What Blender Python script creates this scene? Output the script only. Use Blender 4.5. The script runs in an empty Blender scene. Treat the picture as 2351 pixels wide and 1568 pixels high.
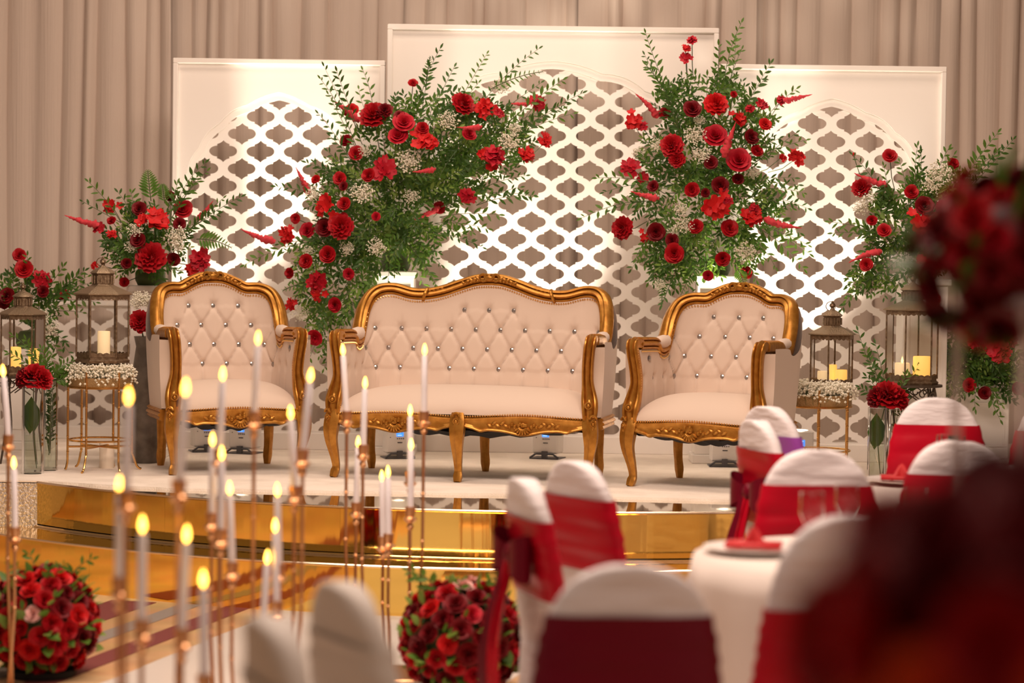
import bpy, math, random
from mathutils import Vector, Matrix
random.seed(7)
R = random.random
def U(a, b): return a + (b - a) * random.random()
PI = math.pi
scene = bpy.context.scene
COL = scene.collection

# ------------------------------------------------------------------ camera
F = 85 / 36 * 2351.0
PITCH, ROLL = math.radians(2.126), 0.013
CAMZ = 1.62
cf = Vector((0, math.cos(PITCH), -math.sin(PITCH)))
u0 = Vector((0, math.sin(PITCH), math.cos(PITCH)))
r0 = Vector((1, 0, 0))
cr = r0 * math.cos(ROLL) + u0 * math.sin(ROLL)
cu = u0 * math.cos(ROLL) - r0 * math.sin(ROLL)
cam_d = bpy.data.cameras.new('camera')
cam_d.lens = 85; cam_d.sensor_width = 36; cam_d.clip_end = 100
cam_d.dof.use_dof = True
cam_d.dof.focus_distance = 12.5
cam_d.dof.aperture_fstop = 1.8
cam = bpy.data.objects.new('camera', cam_d)
m = Matrix((cr, cu, -cf)).transposed().to_4x4()
m.translation = Vector((0, 0, CAMZ))
cam.matrix_world = m
COL.objects.link(cam)
scene.camera = cam
CAMP = Vector((0, 0, CAMZ))
def ray(px, py): return cf + cr * ((px - 1175.5) / F) - cu * ((py - 784) / F)
def at(px, py, Y):
    d = ray(px, py); return CAMP + d * (Y / d.y)
def onz(px, py, z):
    d = ray(px, py); return CAMP + d * ((z - CAMZ) / d.z)
def xat(px, Y): return at(px, 900, Y).x
def colr(*c): return (c[0], c[1], c[2], 1)

# ------------------------------------------------------------------ world, lights, exposure
scene.view_settings.view_transform = 'Standard'
scene.view_settings.look = 'None'
scene.view_settings.exposure = 0.0
scene.view_settings.gamma = 1.0
scene.view_settings.use_curve_mapping = False
w = bpy.data.worlds.new('world'); scene.world = w
w.use_nodes = True
bg = w.node_tree.nodes['Background']
bg.inputs[0].default_value = colr(1.0, 0.66, 0.46)
bg.inputs[1].default_value = 0.13
def area(name, loc, target, sx, sy, power, col):
    l = bpy.data.lights.new(name, 'AREA'); l.shape = 'RECTANGLE'; l.size = sx; l.size_y = sy
    l.energy = power; l.color = col
    o = bpy.data.objects.new(name, l); COL.objects.link(o)
    o.location = loc
    o.rotation_euler = (Vector(target) - Vector(loc)).to_track_quat('-Z', 'Y').to_euler()
    return o
def spot(name, loc, target, power, col, ang, blend=0.6, rad=0.03):
    l = bpy.data.lights.new(name, 'SPOT'); l.energy = power; l.color = col
    l.spot_size = math.radians(ang); l.spot_blend = blend; l.shadow_soft_size = rad
    o = bpy.data.objects.new(name, l); COL.objects.link(o)
    o.location = loc
    o.rotation_euler = (Vector(target) - Vector(loc)).to_track_quat('-Z', 'Y').to_euler()
    return o
WARM = (1.0, 0.77, 0.60)
area('ceiling_light_stage', (0.0, 12.7, 5.2), (0, 12.5, 0.5), 5.0, 0.8, 115, WARM)
area('ceiling_light_hall', (-0.3, 7.9, 5.2), (0, 8.8, 0.3), 5.0, 1.8, 390, (1.0, 0.76, 0.62))
area('added_near_fill', (0.6, 2.6, 5.2), (0.8, 3.4, 0.5), 3.0, 1.6, 85, (1.0, 0.74, 0.60))  # added fill above the near tables, brightens the close bouquet and chairs
STAGE = 0.45
UPC = (1.0, 0.85, 0.68)

# ------------------------------------------------------------------ materials
MATS = {}
def mat(name, base, rough=0.5, metal=0.0, sheen=0.0, emit=None, estr=0.0, trans=0.0, noise=None, bump=None, spec=None, subs=0.0, coat=0.0):
    if name in MATS: return MATS[name]
    mt = bpy.data.materials.new(name); mt.use_nodes = True
    nt = mt.node_tree; b = nt.nodes['Principled BSDF']
    b.inputs['Base Color'].default_value = colr(*base)
    b.inputs['Roughness'].default_value = rough
    b.inputs['Metallic'].default_value = metal
    if sheen: b.inputs['Sheen Weight'].default_value = sheen
    if spec is not None: b.inputs['Specular IOR Level'].default_value = spec
    if coat: b.inputs['Coat Weight'].default_value = coat
    if emit:
        b.inputs['Emission Color'].default_value = colr(*emit); b.inputs['Emission Strength'].default_value = estr
    if trans: b.inputs['Transmission Weight'].default_value = trans
    if subs:
        b.inputs['Subsurface Weight'].default_value = subs; b.inputs['Subsurface Scale'].default_value = 0.02
    tc = None
    if noise or bump:
        tc = nt.nodes.new('ShaderNodeTexCoord')
    if noise:   # (scale, colour2, contrast)
        n = nt.nodes.new('ShaderNodeTexNoise'); n.inputs['Scale'].default_value = noise[0]; n.inputs['Detail'].default_value = 4
        nt.links.new(tc.outputs['Object'], n.inputs['Vector'])
        r = nt.nodes.new('ShaderNodeValToRGB')
        r.color_ramp.elements[0].position = noise[2]; r.color_ramp.elements[0].color = colr(*base)
        r.color_ramp.elements[1].position = noise[3]; r.color_ramp.elements[1].color = colr(*noise[1])
        nt.links.new(n.outputs['Fac'], r.inputs['Fac'])
        nt.links.new(r.outputs['Color'], b.inputs['Base Color'])
    if bump:    # (scale, strength, distance)
        n = nt.nodes.new('ShaderNodeTexNoise'); n.inputs['Scale'].default_value = bump[0]; n.inputs['Detail'].default_value = 3
        mp = nt.nodes.new('ShaderNodeMapping')
        if len(bump) > 3: mp.inputs['Scale'].default_value = bump[3]
        nt.links.new(tc.outputs['Object'], mp.inputs['Vector'])
        nt.links.new(mp.outputs['Vector'], n.inputs['Vector'])
        bp = nt.nodes.new('ShaderNodeBump'); bp.inputs['Strength'].default_value = bump[1]; bp.inputs['Distance'].default_value = bump[2]
        nt.links.new(n.outputs['Fac'], bp.inputs['Height'])
        nt.links.new(bp.outputs['Normal'], b.inputs['Normal'])
    MATS[name] = mt
    return mt
def leafmat(name, base, tcol):
    mt = bpy.data.materials.new(name); mt.use_nodes = True
    nt = mt.node_tree; b = nt.nodes['Principled BSDF']
    b.inputs['Base Color'].default_value = colr(*base); b.inputs['Roughness'].default_value = 0.42; b.inputs['Specular IOR Level'].default_value = 0.28
    t = nt.nodes.new('ShaderNodeBsdfTranslucent'); t.inputs['Color'].default_value = colr(*tcol)
    mx = nt.nodes.new('ShaderNodeMixShader'); mx.inputs[0].default_value = 0.3
    nt.links.new(b.outputs[0], mx.inputs[1]); nt.links.new(t.outputs[0], mx.inputs[2])
    nt.links.new(mx.outputs[0], nt.nodes['Material Output'].inputs['Surface'])
    MATS[name] = mt
    return mt
def glassmat(name, tint=(1, 1, 1), refl=0.10, ior=1.4):
    mt = bpy.data.materials.new(name); mt.use_nodes = True
    nt = mt.node_tree; nt.nodes.remove(nt.nodes['Principled BSDF'])
    t = nt.nodes.new('ShaderNodeBsdfTransparent'); t.inputs['Color'].default_value = colr(*tint)
    g = nt.nodes.new('ShaderNodeBsdfGlossy'); g.inputs['Roughness'].default_value = 0.05 if refl < .3 else 0.25
    fr = nt.nodes.new('ShaderNodeFresnel'); fr.inputs['IOR'].default_value = ior
    ma = nt.nodes.new('ShaderNodeMath'); ma.operation = 'ADD'; ma.inputs[1].default_value = refl; ma.use_clamp = True
    mx = nt.nodes.new('ShaderNodeMixShader')
    nt.links.new(fr.outputs[0], ma.inputs[0]); nt.links.new(ma.outputs[0], mx.inputs[0])
    nt.links.new(t.outputs[0], mx.inputs[1]); nt.links.new(g.outputs[0], mx.inputs[2])
    nt.links.new(mx.outputs[0], nt.nodes['Material Output'].inputs['Surface'])
    MATS[name] = mt
    return mt
M_GOLD = mat('antique_gold', (0.40, 0.165, 0.020), 0.34, 0.62, noise=(28, (0.56, 0.265, 0.045), 0.35, 0.7), bump=(90, 0.25, 0.002))
M_FAB = mat('ivory_velvet', (0.69, 0.555, 0.455), 0.85, sheen=0.2, bump=(220, 0.12, 0.001))
M_BLACK = mat('black_lining', (0.012, 0.011, 0.012), 0.9)
M_NAIL = mat('brass_nailheads', (0.85, 0.55, 0.22), 0.28, 0.9)
M_CRYST = mat('crystal_button', (0.36, 0.33, 0.31), 0.12, 0.6)
M_WHITE = mat('white_painted_board', (0.82, 0.77, 0.72), 0.5)
M_PED = mat('white_pedestal_paint', (0.88, 0.84, 0.79), 0.45)
M_DRAPE = mat('taupe_drape', (0.58, 0.48, 0.41), 0.8, sheen=0.1, bump=(6, 0.25, 0.02, (14, 14, 0.25)))
M_CARPET = mat('cream_carpet', (0.93, 0.84, 0.74), 0.95, noise=(5, (0.84, 0.75, 0.65), 0.42, 0.62), bump=(160, 0.6, 0.006))
M_MIRROR = mat('silver_mirror', (0.86, 0.80, 0.70), 0.03, 1.0, bump=(1.2, 0.05, 0.01))
M_GMIRROR = mat('gold_mirror_sheet', (1.0, 0.67, 0.17), 0.06, 1.0, bump=(1.6, 0.12, 0.03, (3.2, 3.2, 0.12)))
M_EDGE = mat('polished_edge', (1.0, 0.86, 0.68), 0.12, 1.0)
M_SILVER = mat('silver_glitter', (0.55, 0.50, 0.46), 0.4, 0.6, noise=(60, (0.85, 0.8, 0.75), 0.4, 0.65), bump=(80, 0.8, 0.01))
M_GSTEEL = mat('gold_stand_metal', (0.72, 0.42, 0.14), 0.22, 1.0)
M_COPPER = mat('rose_gold_metal', (0.62, 0.34, 0.17), 0.28, 1.0)
M_BRONZE = mat('aged_bronze', (0.16, 0.105, 0.062), 0.45, 0.7, noise=(60, (0.30, 0.22, 0.14), 0.4, 0.7))
M_ROOFB = mat('aged_bronze_punched', (0.30, 0.22, 0.14), 0.42, 0.7, bump=(160, 0.8, 0.004))
M_IRON = mat('dark_iron', (0.10, 0.075, 0.055), 0.5, 0.6)
M_GLASS = glassmat('clear_glass', (0.985, 0.99, 0.985), 0.02, 1.12)
M_GLASSV = glassmat('vase_glass', (0.95, 0.965, 0.95), 0.05, 1.25)
def acrylmat(name):
    mt = bpy.data.materials.new(name); mt.use_nodes = True; nt = mt.node_tree; b = nt.nodes['Principled BSDF']
    b.inputs['Base Color'].default_value = colr(0.85, 0.78, 0.78); b.inputs['Roughness'].default_value = 0.15
    t = nt.nodes.new('ShaderNodeBsdfTransparent'); mx = nt.nodes.new('ShaderNodeMixShader'); mx.inputs[0].default_value = 0.5
    nt.links.new(t.outputs[0], mx.inputs[1]); nt.links.new(b.outputs[0], mx.inputs[2])
    nt.links.new(mx.outputs[0], nt.nodes['Material Output'].inputs['Surface']); return mt
M_ACRYL = acrylmat('frosted_acrylic')
M_WATER = glassmat('vase_water', (0.94, 0.96, 0.92), 0.01, 1.1)
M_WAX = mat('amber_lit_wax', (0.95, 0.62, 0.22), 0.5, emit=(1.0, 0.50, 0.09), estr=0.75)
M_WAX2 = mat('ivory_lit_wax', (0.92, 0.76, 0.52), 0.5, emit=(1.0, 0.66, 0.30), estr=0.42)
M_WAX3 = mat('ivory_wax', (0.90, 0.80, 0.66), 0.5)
M_TAPER = mat('white_taper_wax', (0.93, 0.91, 0.96), 0.4)
M_FLAME = mat('candle_flame', (1, 0.7, 0.2), 0.5, emit=(1.0, 0.50, 0.07), estr=9.0)
M_COVER = mat('white_spandex_cover', (0.80, 0.75, 0.76), 0.6, bump=(7, 0.35, 0.03, (1, 1, 5)))
M_COVERS = mat('ivory_spandex_cover', (0.70, 0.64, 0.58), 0.65, sheen=0.2)
M_SASH = mat('crimson_satin', (0.50, 0.004, 0.020), 0.32, spec=0.18)
M_SASHD = mat('burgundy_satin', (0.15, 0.003, 0.016), 0.36, spec=0.15)
M_CLOTH = mat('white_tablecloth', (0.80, 0.72, 0.66), 0.8)
M_NAP = mat('red_napkin', (0.62, 0.015, 0.02), 0.6)
M_PLATE = mat('white_porcelain', (0.85, 0.80, 0.76), 0.2)
REDS = [mat('deep_red_petal', (0.17, 0.002, 0.006), 0.55, spec=0.3),
        mat('red_petal', (0.42, 0.004, 0.010), 0.55, spec=0.3),
        mat('bright_red_petal', (0.58, 0.008, 0.010), 0.55, spec=0.3),
        mat('rose_red_petal', (0.47, 0.007, 0.022), 0.55, spec=0.3)]
M_SPIKE = mat('pink_red_plume', (0.72, 0.05, 0.07), 0.7, bump=(120, 0.6, 0.004))
M_GYP = mat('white_gypsophila', (0.86, 0.82, 0.68), 0.7)
M_PINK = mat('blush_petal', (0.72, 0.40, 0.36), 0.6)
M_ORNG = mat('orange_red_petal', (0.85, 0.10, 0.012), 0.55)
LEAVES = [leafmat('dark_green_leaf', (0.045, 0.105, 0.022), (0.10, 0.24, 0.03)),
          leafmat('green_leaf', (0.085, 0.18, 0.030), (0.18, 0.36, 0.04)),
          leafmat('light_green_leaf', (0.20, 0.31, 0.07), (0.32, 0.50, 0.08))]
M_FERN = leafmat('fern_green', (0.09, 0.21, 0.04), (0.2, 0.4, 0.05))
M_STEM = mat('green_stem', (0.07, 0.11, 0.03), 0.6)
M_DARKV = mat('dark_ceramic', (0.12, 0.10, 0.08), 0.35, noise=(14, (0.20, 0.17, 0.14), 0.4, 0.65))
M_PLAST = mat('white_device_plastic', (0.82, 0.80, 0.78), 0.35)
M_GREYP = mat('grey_metal_bracket', (0.10, 0.10, 0.11), 0.4, 0.6)
M_SCREEN = mat('blue_lit_screen', (0.05, 0.2, 0.8), 0.3, emit=(0.06, 0.30, 1.0), estr=1.1)
M_SCRW = mat('screen_text_lit', (0.7, 0.9, 1), 0.3, emit=(0.6, 0.85, 1.0), estr=1.2)
M_LED = mat('warm_led_lens', (1, 0.9, 0.7), 0.3, emit=(1.0, 0.82, 0.6), estr=6.0)
M_RUN = mat('white_aisle_runner', (0.82, 0.76, 0.70), 0.16, spec=0.6, bump=(3, 0.1, 0.01))

# ------------------------------------------------------------------ mesh helpers
class MB:
    def __init__(s): s.v = []; s.f = []
    def add(s, vs, fs):
        o = len(s.v); s.v += [tuple(p) for p in vs]; s.f += [tuple(i + o for i in q) for q in fs]; return s
    def box(s, x0, x1, y0, y1, z0, z1):
        return s.add([(x0, y0, z0), (x1, y0, z0), (x1, y1, z0), (x0, y1, z0), (x0, y0, z1), (x1, y0, z1), (x1, y1, z1), (x0, y1, z1)],
                     [(0, 3, 2, 1), (4, 5, 6, 7), (0, 1, 5, 4), (1, 2, 6, 5), (2, 3, 7, 6), (3, 0, 4, 7)])
    def bbox(s, x0, x1, y0, y1, z0, z1, b=0.005):
        # chamfered box
        vs = []; 
        for sx, X, ix in ((0, x0, 1), (1, x1, -1)):
            for sy, Y, iy in ((0, y0, 1), (1, y1, -1)):
                for sz, Z, iz in ((0, z0, 1), (1, z1, -1)):
                    vs += [(X, Y + iy * b, Z + iz * b), (X + ix * b, Y, Z + iz * b), (X + ix * b, Y + iy * b, Z)]
        def id(a, c, d, k): return ((a * 2 + c) * 2 + d) * 3 + k
        fs = []
        for a in (0, 1): fs.append([id(a, 0, 0, 0), id(a, 1, 0, 0), id(a, 1, 1, 0), id(a, 0, 1, 0)])
        for c in (0, 1): fs.append([id(0, c, 0, 1), id(1, c, 0, 1), id(1, c, 1, 1), id(0, c, 1, 1)])
        for d in (0, 1): fs.append([id(0, 0, d, 2), id(1, 0, d, 2), id(1, 1, d, 2), id(0, 1, d, 2)])
        for a in (0, 1):
            for c in (0, 1): fs.append([id(a, c, 0, 0), id(a, c, 1, 0), id(a, c, 1, 1), id(a, c, 0, 1)])
            for d in (0, 1): fs.append([id(a, 0, d, 0), id(a, 1, d, 0), id(a, 1, d, 2), id(a, 0, d, 2)])
        for c in (0, 1):
            for d in (0, 1): fs.append([id(0, c, d, 1), id(1, c, d, 1), id(1, c, d, 2), id(0, c, d, 2)])
        for a in (0, 1):
            for c in (0, 1):
                for d in (0, 1): fs.append([id(a, c, d, 0), id(a, c, d, 1), id(a, c, d, 2)])
        return s.add(vs, fs)
    def grid(s, P, closed_u=False, closed_v=False):
        nu = len(P); nv = len(P[0]); fs = []
        for i in range(nu if closed_u else nu - 1):
            for j in range(nv if closed_v else nv - 1):
                a, b = i, (i + 1) % nu; c, d = j, (j + 1) % nv
                fs.append((a * nv + c, b * nv + c, b * nv + d, a * nv + d))
        return s.add([p for row in P for p in row], fs)
    def tube(s, path, rad, n=8, cap=True, prof=None, up=None):
        path = [Vector(p) for p in path]; L = len(path)
        if not hasattr(rad, '__len__'): rad = [rad] * L
        rows = []; prev = None
        for i in range(L):
            t = (path[min(i + 1, L - 1)] - path[max(i - 1, 0)]).normalized()
            if prev is None:
                a = Vector(up) if up else (Vector((0, 0, 1)) if abs(t.z) < 0.9 else Vector((1, 0, 0)))
            else: a = prev
            a = (a - t * a.dot(t)).normalized(); b = t.cross(a); prev = a
            rows.append([path[i] + (a * math.cos(2 * PI * k / n) + b * math.sin(2 * PI * k / n)) * rad[i] * (prof[k % len(prof)] if prof else 1) for k in range(n)])
        s.grid(rows, closed_v=True)
        if cap:
            o = len(s.v) - L * n
            s.f.append(tuple(o + k for k in range(n))[::-1]); s.f.append(tuple(o + (L - 1) * n + k for k in range(n)))
        return s
    def sweep(s, path, prof, side, cap=True):
        # prof: closed list (a,b): a along side vector, b along T x side
        path = [Vector(p) for p in path]; L = len(path); rows = []
        for i in range(L):
            t = (path[min(i + 1, L - 1)] - path[max(i - 1, 0)]).normalized()
            a = Vector(side[i]); a = (a - t * a.dot(t)).normalized(); b = t.cross(a)
            rows.append([path[i] + a * p[0] + b * p[1] for p in prof])
        n = len(prof); s.grid(rows, closed_v=True)
        if cap:
            o = len(s.v) - L * n
            s.f.append(tuple(o + k for k in range(n))[::-1]); s.f.append(tuple(o + (L - 1) * n + k for k in range(n)))
        return s
    def lathe(s, prof, c=(0, 0, 0), n=16, rot=0.0):
        rows = [[(c[0] + r * math.cos(rot + 2 * PI * k / n), c[1] + r * math.sin(rot + 2 * PI * k / n), c[2] + z) for k in range(n)] for r, z in prof]
        s.grid(rows, closed_v=True)
        o = len(s.v) - len(prof) * n
        if prof[0][0] > 1e-5: s.f.append(tuple(o + k for k in range(n))[::-1])
        if prof[-1][0] > 1e-5: s.f.append(tuple(o + (len(prof) - 1) * n + k for k in range(n)))
        return s
    def ball(s, c, r, n=8, m_=5, sc=(1, 1, 1), rot=None):
        rows = []
        for i in range(m_ + 1):
            th = PI * i / m_
            row = []
            for k in range(n):
                p = Vector((math.sin(th) * math.cos(2 * PI * k / n) * sc[0], math.sin(th) * math.sin(2 * PI * k / n) * sc[1], math.cos(th) * sc[2])) * r
                if rot: p = rot @ p
                row.append(Vector(c) + p)
            rows.append(row)
        return s.grid(rows, closed_v=True)
    def octa(s, c, r):
        x, y, z = c
        return s.add([(x + r, y, z), (x - r, y, z), (x, y + r, z), (x, y - r, z), (x, y, z + r), (x, y, z - r)],
                     [(0, 2, 4), (2, 1, 4), (1, 3, 4), (3, 0, 4), (2, 0, 5), (1, 2, 5), (3, 1, 5), (0, 3, 5)])
    def torus(s, c, R_, r, ax=(0, 1, 0), n=12, m_=6, a0=0, a1=2 * PI):
        ax = Vector(ax).normalized(); q = ax.to_track_quat('Z', 'Y')
        pts = [Vector(c) + q @ Vector((R_ * math.cos(a0 + (a1 - a0) * i / n), R_ * math.sin(a0 + (a1 - a0) * i / n), 0)) for i in range(n + 1)]
        return s.tube(pts, r, m_)
    def merge(s, o, M=None):
        return s.add([M @ Vector(p) for p in o.v] if M is not None else o.v, o.f)
    def mesh(s, name, smooth=True, sharp=None):
        me = bpy.data.meshes.new(name); me.from_pydata(s.v, [], s.f)
        if smooth:
            me.polygons.foreach_set('use_smooth', [True] * len(me.polygons))
            if sharp: me.set_sharp_from_angle(angle=math.radians(sharp))
        me.update(); return me
def link(name, me, mt, parent=None, loc=None):
    if mt is not None and len(me.materials) == 0: me.materials.append(mt)
    o = bpy.data.objects.new(name, me); COL.objects.link(o)
    if parent is not None:
        o.parent = parent
    if loc is not None: o.location = loc
    return o
def part(name, mb, mt, parent=None, smooth=True, sharp=40, world=False, label=None):
    """world=True: mesh given in world coordinates, parent is an unrotated Empty"""
    if world and parent is not None:
        p = parent; off = Vector((0, 0, 0))
        while p is not None: off += p.location; p = p.parent
        mb.v = [(x - off.x, y - off.y, z - off.z) for x, y, z in mb.v]
    o = link(name, mb.mesh(name, smooth, sharp), mt, parent)
    if label: o['label'] = label
    return o
def tag(o, label, cat, group=None, kind=None):
    if label: o['label'] = label
    if cat: o['category'] = cat
    if group: o['group'] = group
    if kind: o['kind'] = kind
    return o
def thing(name, loc, label, cat, group=None, rz=0.0):
    o = bpy.data.objects.new(name, None); COL.objects.link(o)
    o.empty_display_size = 0.1
    o.location = loc; o.rotation_euler = (0, 0, rz)
    return tag(o, label, cat, group)
def struct(o): o['kind'] = 'structure'; return o
def bez(p0, p1, p2, n):
    p0, p1, p2 = Vector(p0), Vector(p1), Vector(p2)
    return [p0 * (1 - t) ** 2 + p1 * (2 * t * (1 - t)) + p2 * t * t for t in [i / n for i in range(n + 1)]]
def catmull(pts, k=6):
    pts = [Vector(p) for p in pts]; out = []
    for i in range(len(pts) - 1):
        a = pts[max(i - 1, 0)]; b = pts[i]; c = pts[i + 1]; d = pts[min(i + 2, len(pts) - 1)]
        for j in range(k):
            t = j / k
            out.append(0.5 * ((2 * b) + (c - a) * t + (2 * a - 5 * b + 4 * c - d) * t * t + (3 * b - 3 * c + d - a) * t ** 3))
    out.append(pts[-1]); return out
def interp(xs, ys, x):
    if x <= xs[0]: return ys[0]
    for i in range(len(xs) - 1):
        if x <= xs[i + 1]:
            t = (x - xs[i]) / (xs[i + 1] - xs[i]); return ys[i] + (ys[i + 1] - ys[i]) * t
    return ys[-1]
def sinterp(xs, ys, x):
    if x <= xs[0]: return ys[0]
    for i in range(len(xs) - 1):
        if x <= xs[i + 1]:
            t = (x - xs[i]) / (xs[i + 1] - xs[i]); t = t * t * (3 - 2 * t); return ys[i] + (ys[i + 1] - ys[i]) * t
    return ys[-1]

# ================================================================== structure: floor, runner, stage, drapes
def carpet_floor():
    mt = bpy.data.materials.new('patterned_carpet'); mt.use_nodes = True
    nt = mt.node_tree; b = nt.nodes['Principled BSDF']; b.inputs['Roughness'].default_value = 0.95
    tc = nt.nodes.new('ShaderNodeTexCoord'); mp = nt.nodes.new('ShaderNodeMapping')
    mp.inputs['Rotation'].default_value = (0, 0, math.radians(14.5))
    nt.links.new(tc.outputs['Object'], mp.inputs['Vector'])
    wv = nt.nodes.new('ShaderNodeTexNoise'); wv.inputs['Scale'].default_value = 1.1; wv.inputs['Detail'].default_value = 3
    nt.links.new(mp.outputs['Vector'], wv.inputs['Vector'])
    r = nt.nodes.new('ShaderNodeValToRGB')
    e = r.color_ramp.elements; e[0].position = .38; e[0].color = colr(0.50, 0.29, 0.13)
    e[1].position = .6; e[1].color = colr(0.76, 0.49, 0.25)
    nt.links.new(wv.outputs['Fac'], r.inputs['Fac'])
    n = nt.nodes.new('ShaderNodeTexNoise'); n.inputs['Scale'].default_value = 3.0
    nt.links.new(mp.outputs['Vector'], n.inputs['Vector'])
    mx = nt.nodes.new('ShaderNodeMixRGB'); mx.blend_type = 'MULTIPLY'; mx.inputs[0].default_value = 0.35
    nt.links.new(r.outputs[0], mx.inputs[1]); nt.links.new(n.outputs['Color'], mx.inputs[2])
    nt.links.new(mx.outputs[0], b.inputs['Base Color'])
    return mt
fl = MB(); fl.box(-9, 9, -3, 17, -0.05, 0)
FLOOR = struct(part('floor', fl, carpet_floor(), smooth=False)); FLOOR['label'] = 'patterned brown and maroon hall carpet'
# aisle runner: runs from the stage towards the camera, turned about 14 degrees
rl0, rl1 = onz(240, 1568, 0), onz(640, 1405, 0)
rd = (rl1 - rl0).normalized(); rn = Vector((rd.y, -rd.x, 0))
rb = MB(); a = rl0 - rd * 4.5; c = rl0 + rd * 1.95
rows = []
for i in range(40):
    p = a.lerp(c, i / 39)
    rows.append([p + rn * 1.42 * k / 10 + Vector((0, 0, 0.004 + 0.0015 * math.sin(i * 1.7 + k * .8))) for k in range(11)])
rb.grid(rows)
rb.grid([[rows[i][0], rows[i][0] - Vector((0, 0, .004))] for i in range(40)]); rb.grid([[rows[i][10], rows[i][10] - Vector((0, 0, .004))] for i in range(40)])
tag(part('aisle_runner', rb, M_RUN), 'glossy white aisle runner leading up to the gold stage', 'runner')

for off, wd, mm in ((.16, .12, mat('maroon_carpet_band', (0.17, 0.035, 0.03), 0.95)), (.40, .10, mat('grey_carpet_band', (0.24, 0.20, 0.17), 0.95)), (.62, .22, mat('maroon_carpet_band', (0, 0, 0)))):
    for sd_ in (-1, 1):
        b0 = MB(); o0 = rn * (-off if sd_ < 0 else 1.42 + off); o1 = rn * (-(off + wd) if sd_ < 0 else 1.42 + off + wd)
        q = [a + o0, c + o0, c + o1, a + o1]; b0.add([(p.x, p.y, .0) for p in q] + [(p.x, p.y, .0025) for p in q], [(4, 5, 6, 7), (0, 1, 5, 4), (1, 2, 6, 5), (2, 3, 7, 6), (3, 0, 4, 7)])
        part('carpet_band', b0, mm, FLOOR, smooth=False)
SC = Vector((0.15, 14.3, 0)); R1, R2 = 3.4, 3.72; YF = 12.0
def arc(R_, t0, t1, n): return [(SC.x + R_ * math.sin(t0 + (t1 - t0) * i / n), SC.y - R_ * math.cos(t0 + (t1 - t0) * i / n)) for i in range(n + 1)]
T1 = math.acos((SC.y - YF) / R1); T2 = math.acos((SC.y - YF) / R2)
stage = thing('stage', (SC.x, SC.y, 0), 'two-tier curved stage clad in gold mirror with cream carpet on top', None); stage['kind'] = 'structure'
A1 = arc(R1, -T1, T1, 60); A2 = arc(R2, -T2, T2, 60)
def slab(poly, z0, z1):
    b = MB(); n = len(poly)
    b.add([(x, y, z1) for x, y in poly] + [(x, y, z0) for x, y in poly],
          [tuple(range(n)), tuple(range(2 * n - 1, n - 1, -1))] + [(i, i + n, (i + 1) % n + n, (i + 1) % n) for i in range(n)])
    return b
part('mirror_top', slab(arc(R1 - .012, -T1, T1, 60) + [(5.5, YF + .012), (5.5, 15.9), (-5.5, 15.9), (-5.5, YF + .012)], 0.24, STAGE - 0.012), M_MIRROR, stage, smooth=False, world=True)
part('lower_tread', slab(arc(R2 - .012, -T2, T2, 60) + [(5.5, YF + .02), (5.5, 12.6), (-5.5, 12.6), (-5.5, YF + .02)], 0.012, 0.222), M_GMIRROR, stage, smooth=False, world=True)
def riser(R_, t0, t1, z0, z1, th=0.012, n=12):
    b = MB(); o = arc(R_, t0, t1, n); i_ = arc(R_ - th, t0, t1, n)
    b.grid([[(o[k][0], o[k][1], z0), (o[k][0], o[k][1], z1), (i_[k][0], i_[k][1], z1), (i_[k][0], i_[k][1], z0)] for k in range(n + 1)], closed_v=True)
    return b
NP = 6
for k in range(NP):
    d = 2 * T1 / NP
    part('upper_mirror_panel', riser(R1, -T1 + d * k + .00008, -T1 + d * (k + 1) - .00008, 0.236, STAGE - 0.008), M_GMIRROR, stage, sharp=30, world=True)
    d = 2 * T2 / NP
    part('lower_mirror_panel', riser(R2, -T2 + d * k + .00008, -T2 + d * (k + 1) - .00008, 0.0, 0.214), M_GMIRROR, stage, sharp=30, world=True)
for nm, A, z in (('upper_edge_trim', A1, STAGE - .008), ('tread_inner_trim', arc(R1 + .012, -T1, T1, 60), .226), ('tread_edge_trim', A2, .219)):
    b = MB(); b.tube([(x, y, z) for x, y in A], .0065, 6); part(nm, b, M_EDGE, stage, world=True)
b = MB(); b.box(-5.5, A1[0][0], YF, YF + .012, 0.222, STAGE - .008); b.box(A1[-1][0], 5.5, YF, YF + .012, .222, STAGE - .008)
part('silver_skirt', b, M_SILVER, stage, smooth=False, world=True)
b = MB(); b.box(-5.5, A2[0][0], YF - .0, YF + .012, 0.0, .214); b.box(A2[-1][0], 5.5, YF, YF + .012, 0, .214)
part('lower_skirt', b, M_GMIRROR, stage, smooth=False, world=True)
# carpet, slightly ragged front edge
ce = [(-5.5, YF + .0), (-2.36, YF + .0)]
for i in range(61):
    x = -2.3 + 4.9 * i / 60
    y = interp([-2.3, -2.0, -1.6, 0, 1.0, 2.0, 2.6], [12.0, 11.86, 11.72, 11.66, 11.52, 11.62, 12.0], x)
    lim = SC.y - math.sqrt(max(R1 ** 2 - (x - SC.x) ** 2, 0)) + .02
    ce.append((x, max(y + U(-.008, .008), lim)))
ce += [(2.7, YF), (5.5, YF), (5.5, 15.85), (-5.5, 15.85)]
part('carpet', slab(ce, STAGE - 0.012, STAGE), M_CARPET, stage, smooth=False, world=True)

wb = MB(); wb.box(-9, 9, 15.95, 16.05, 0, 6); struct(part('wall_back', wb, mat('back_wall_paint', (0.35, 0.26, 0.2), 0.8), smooth=False))
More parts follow.
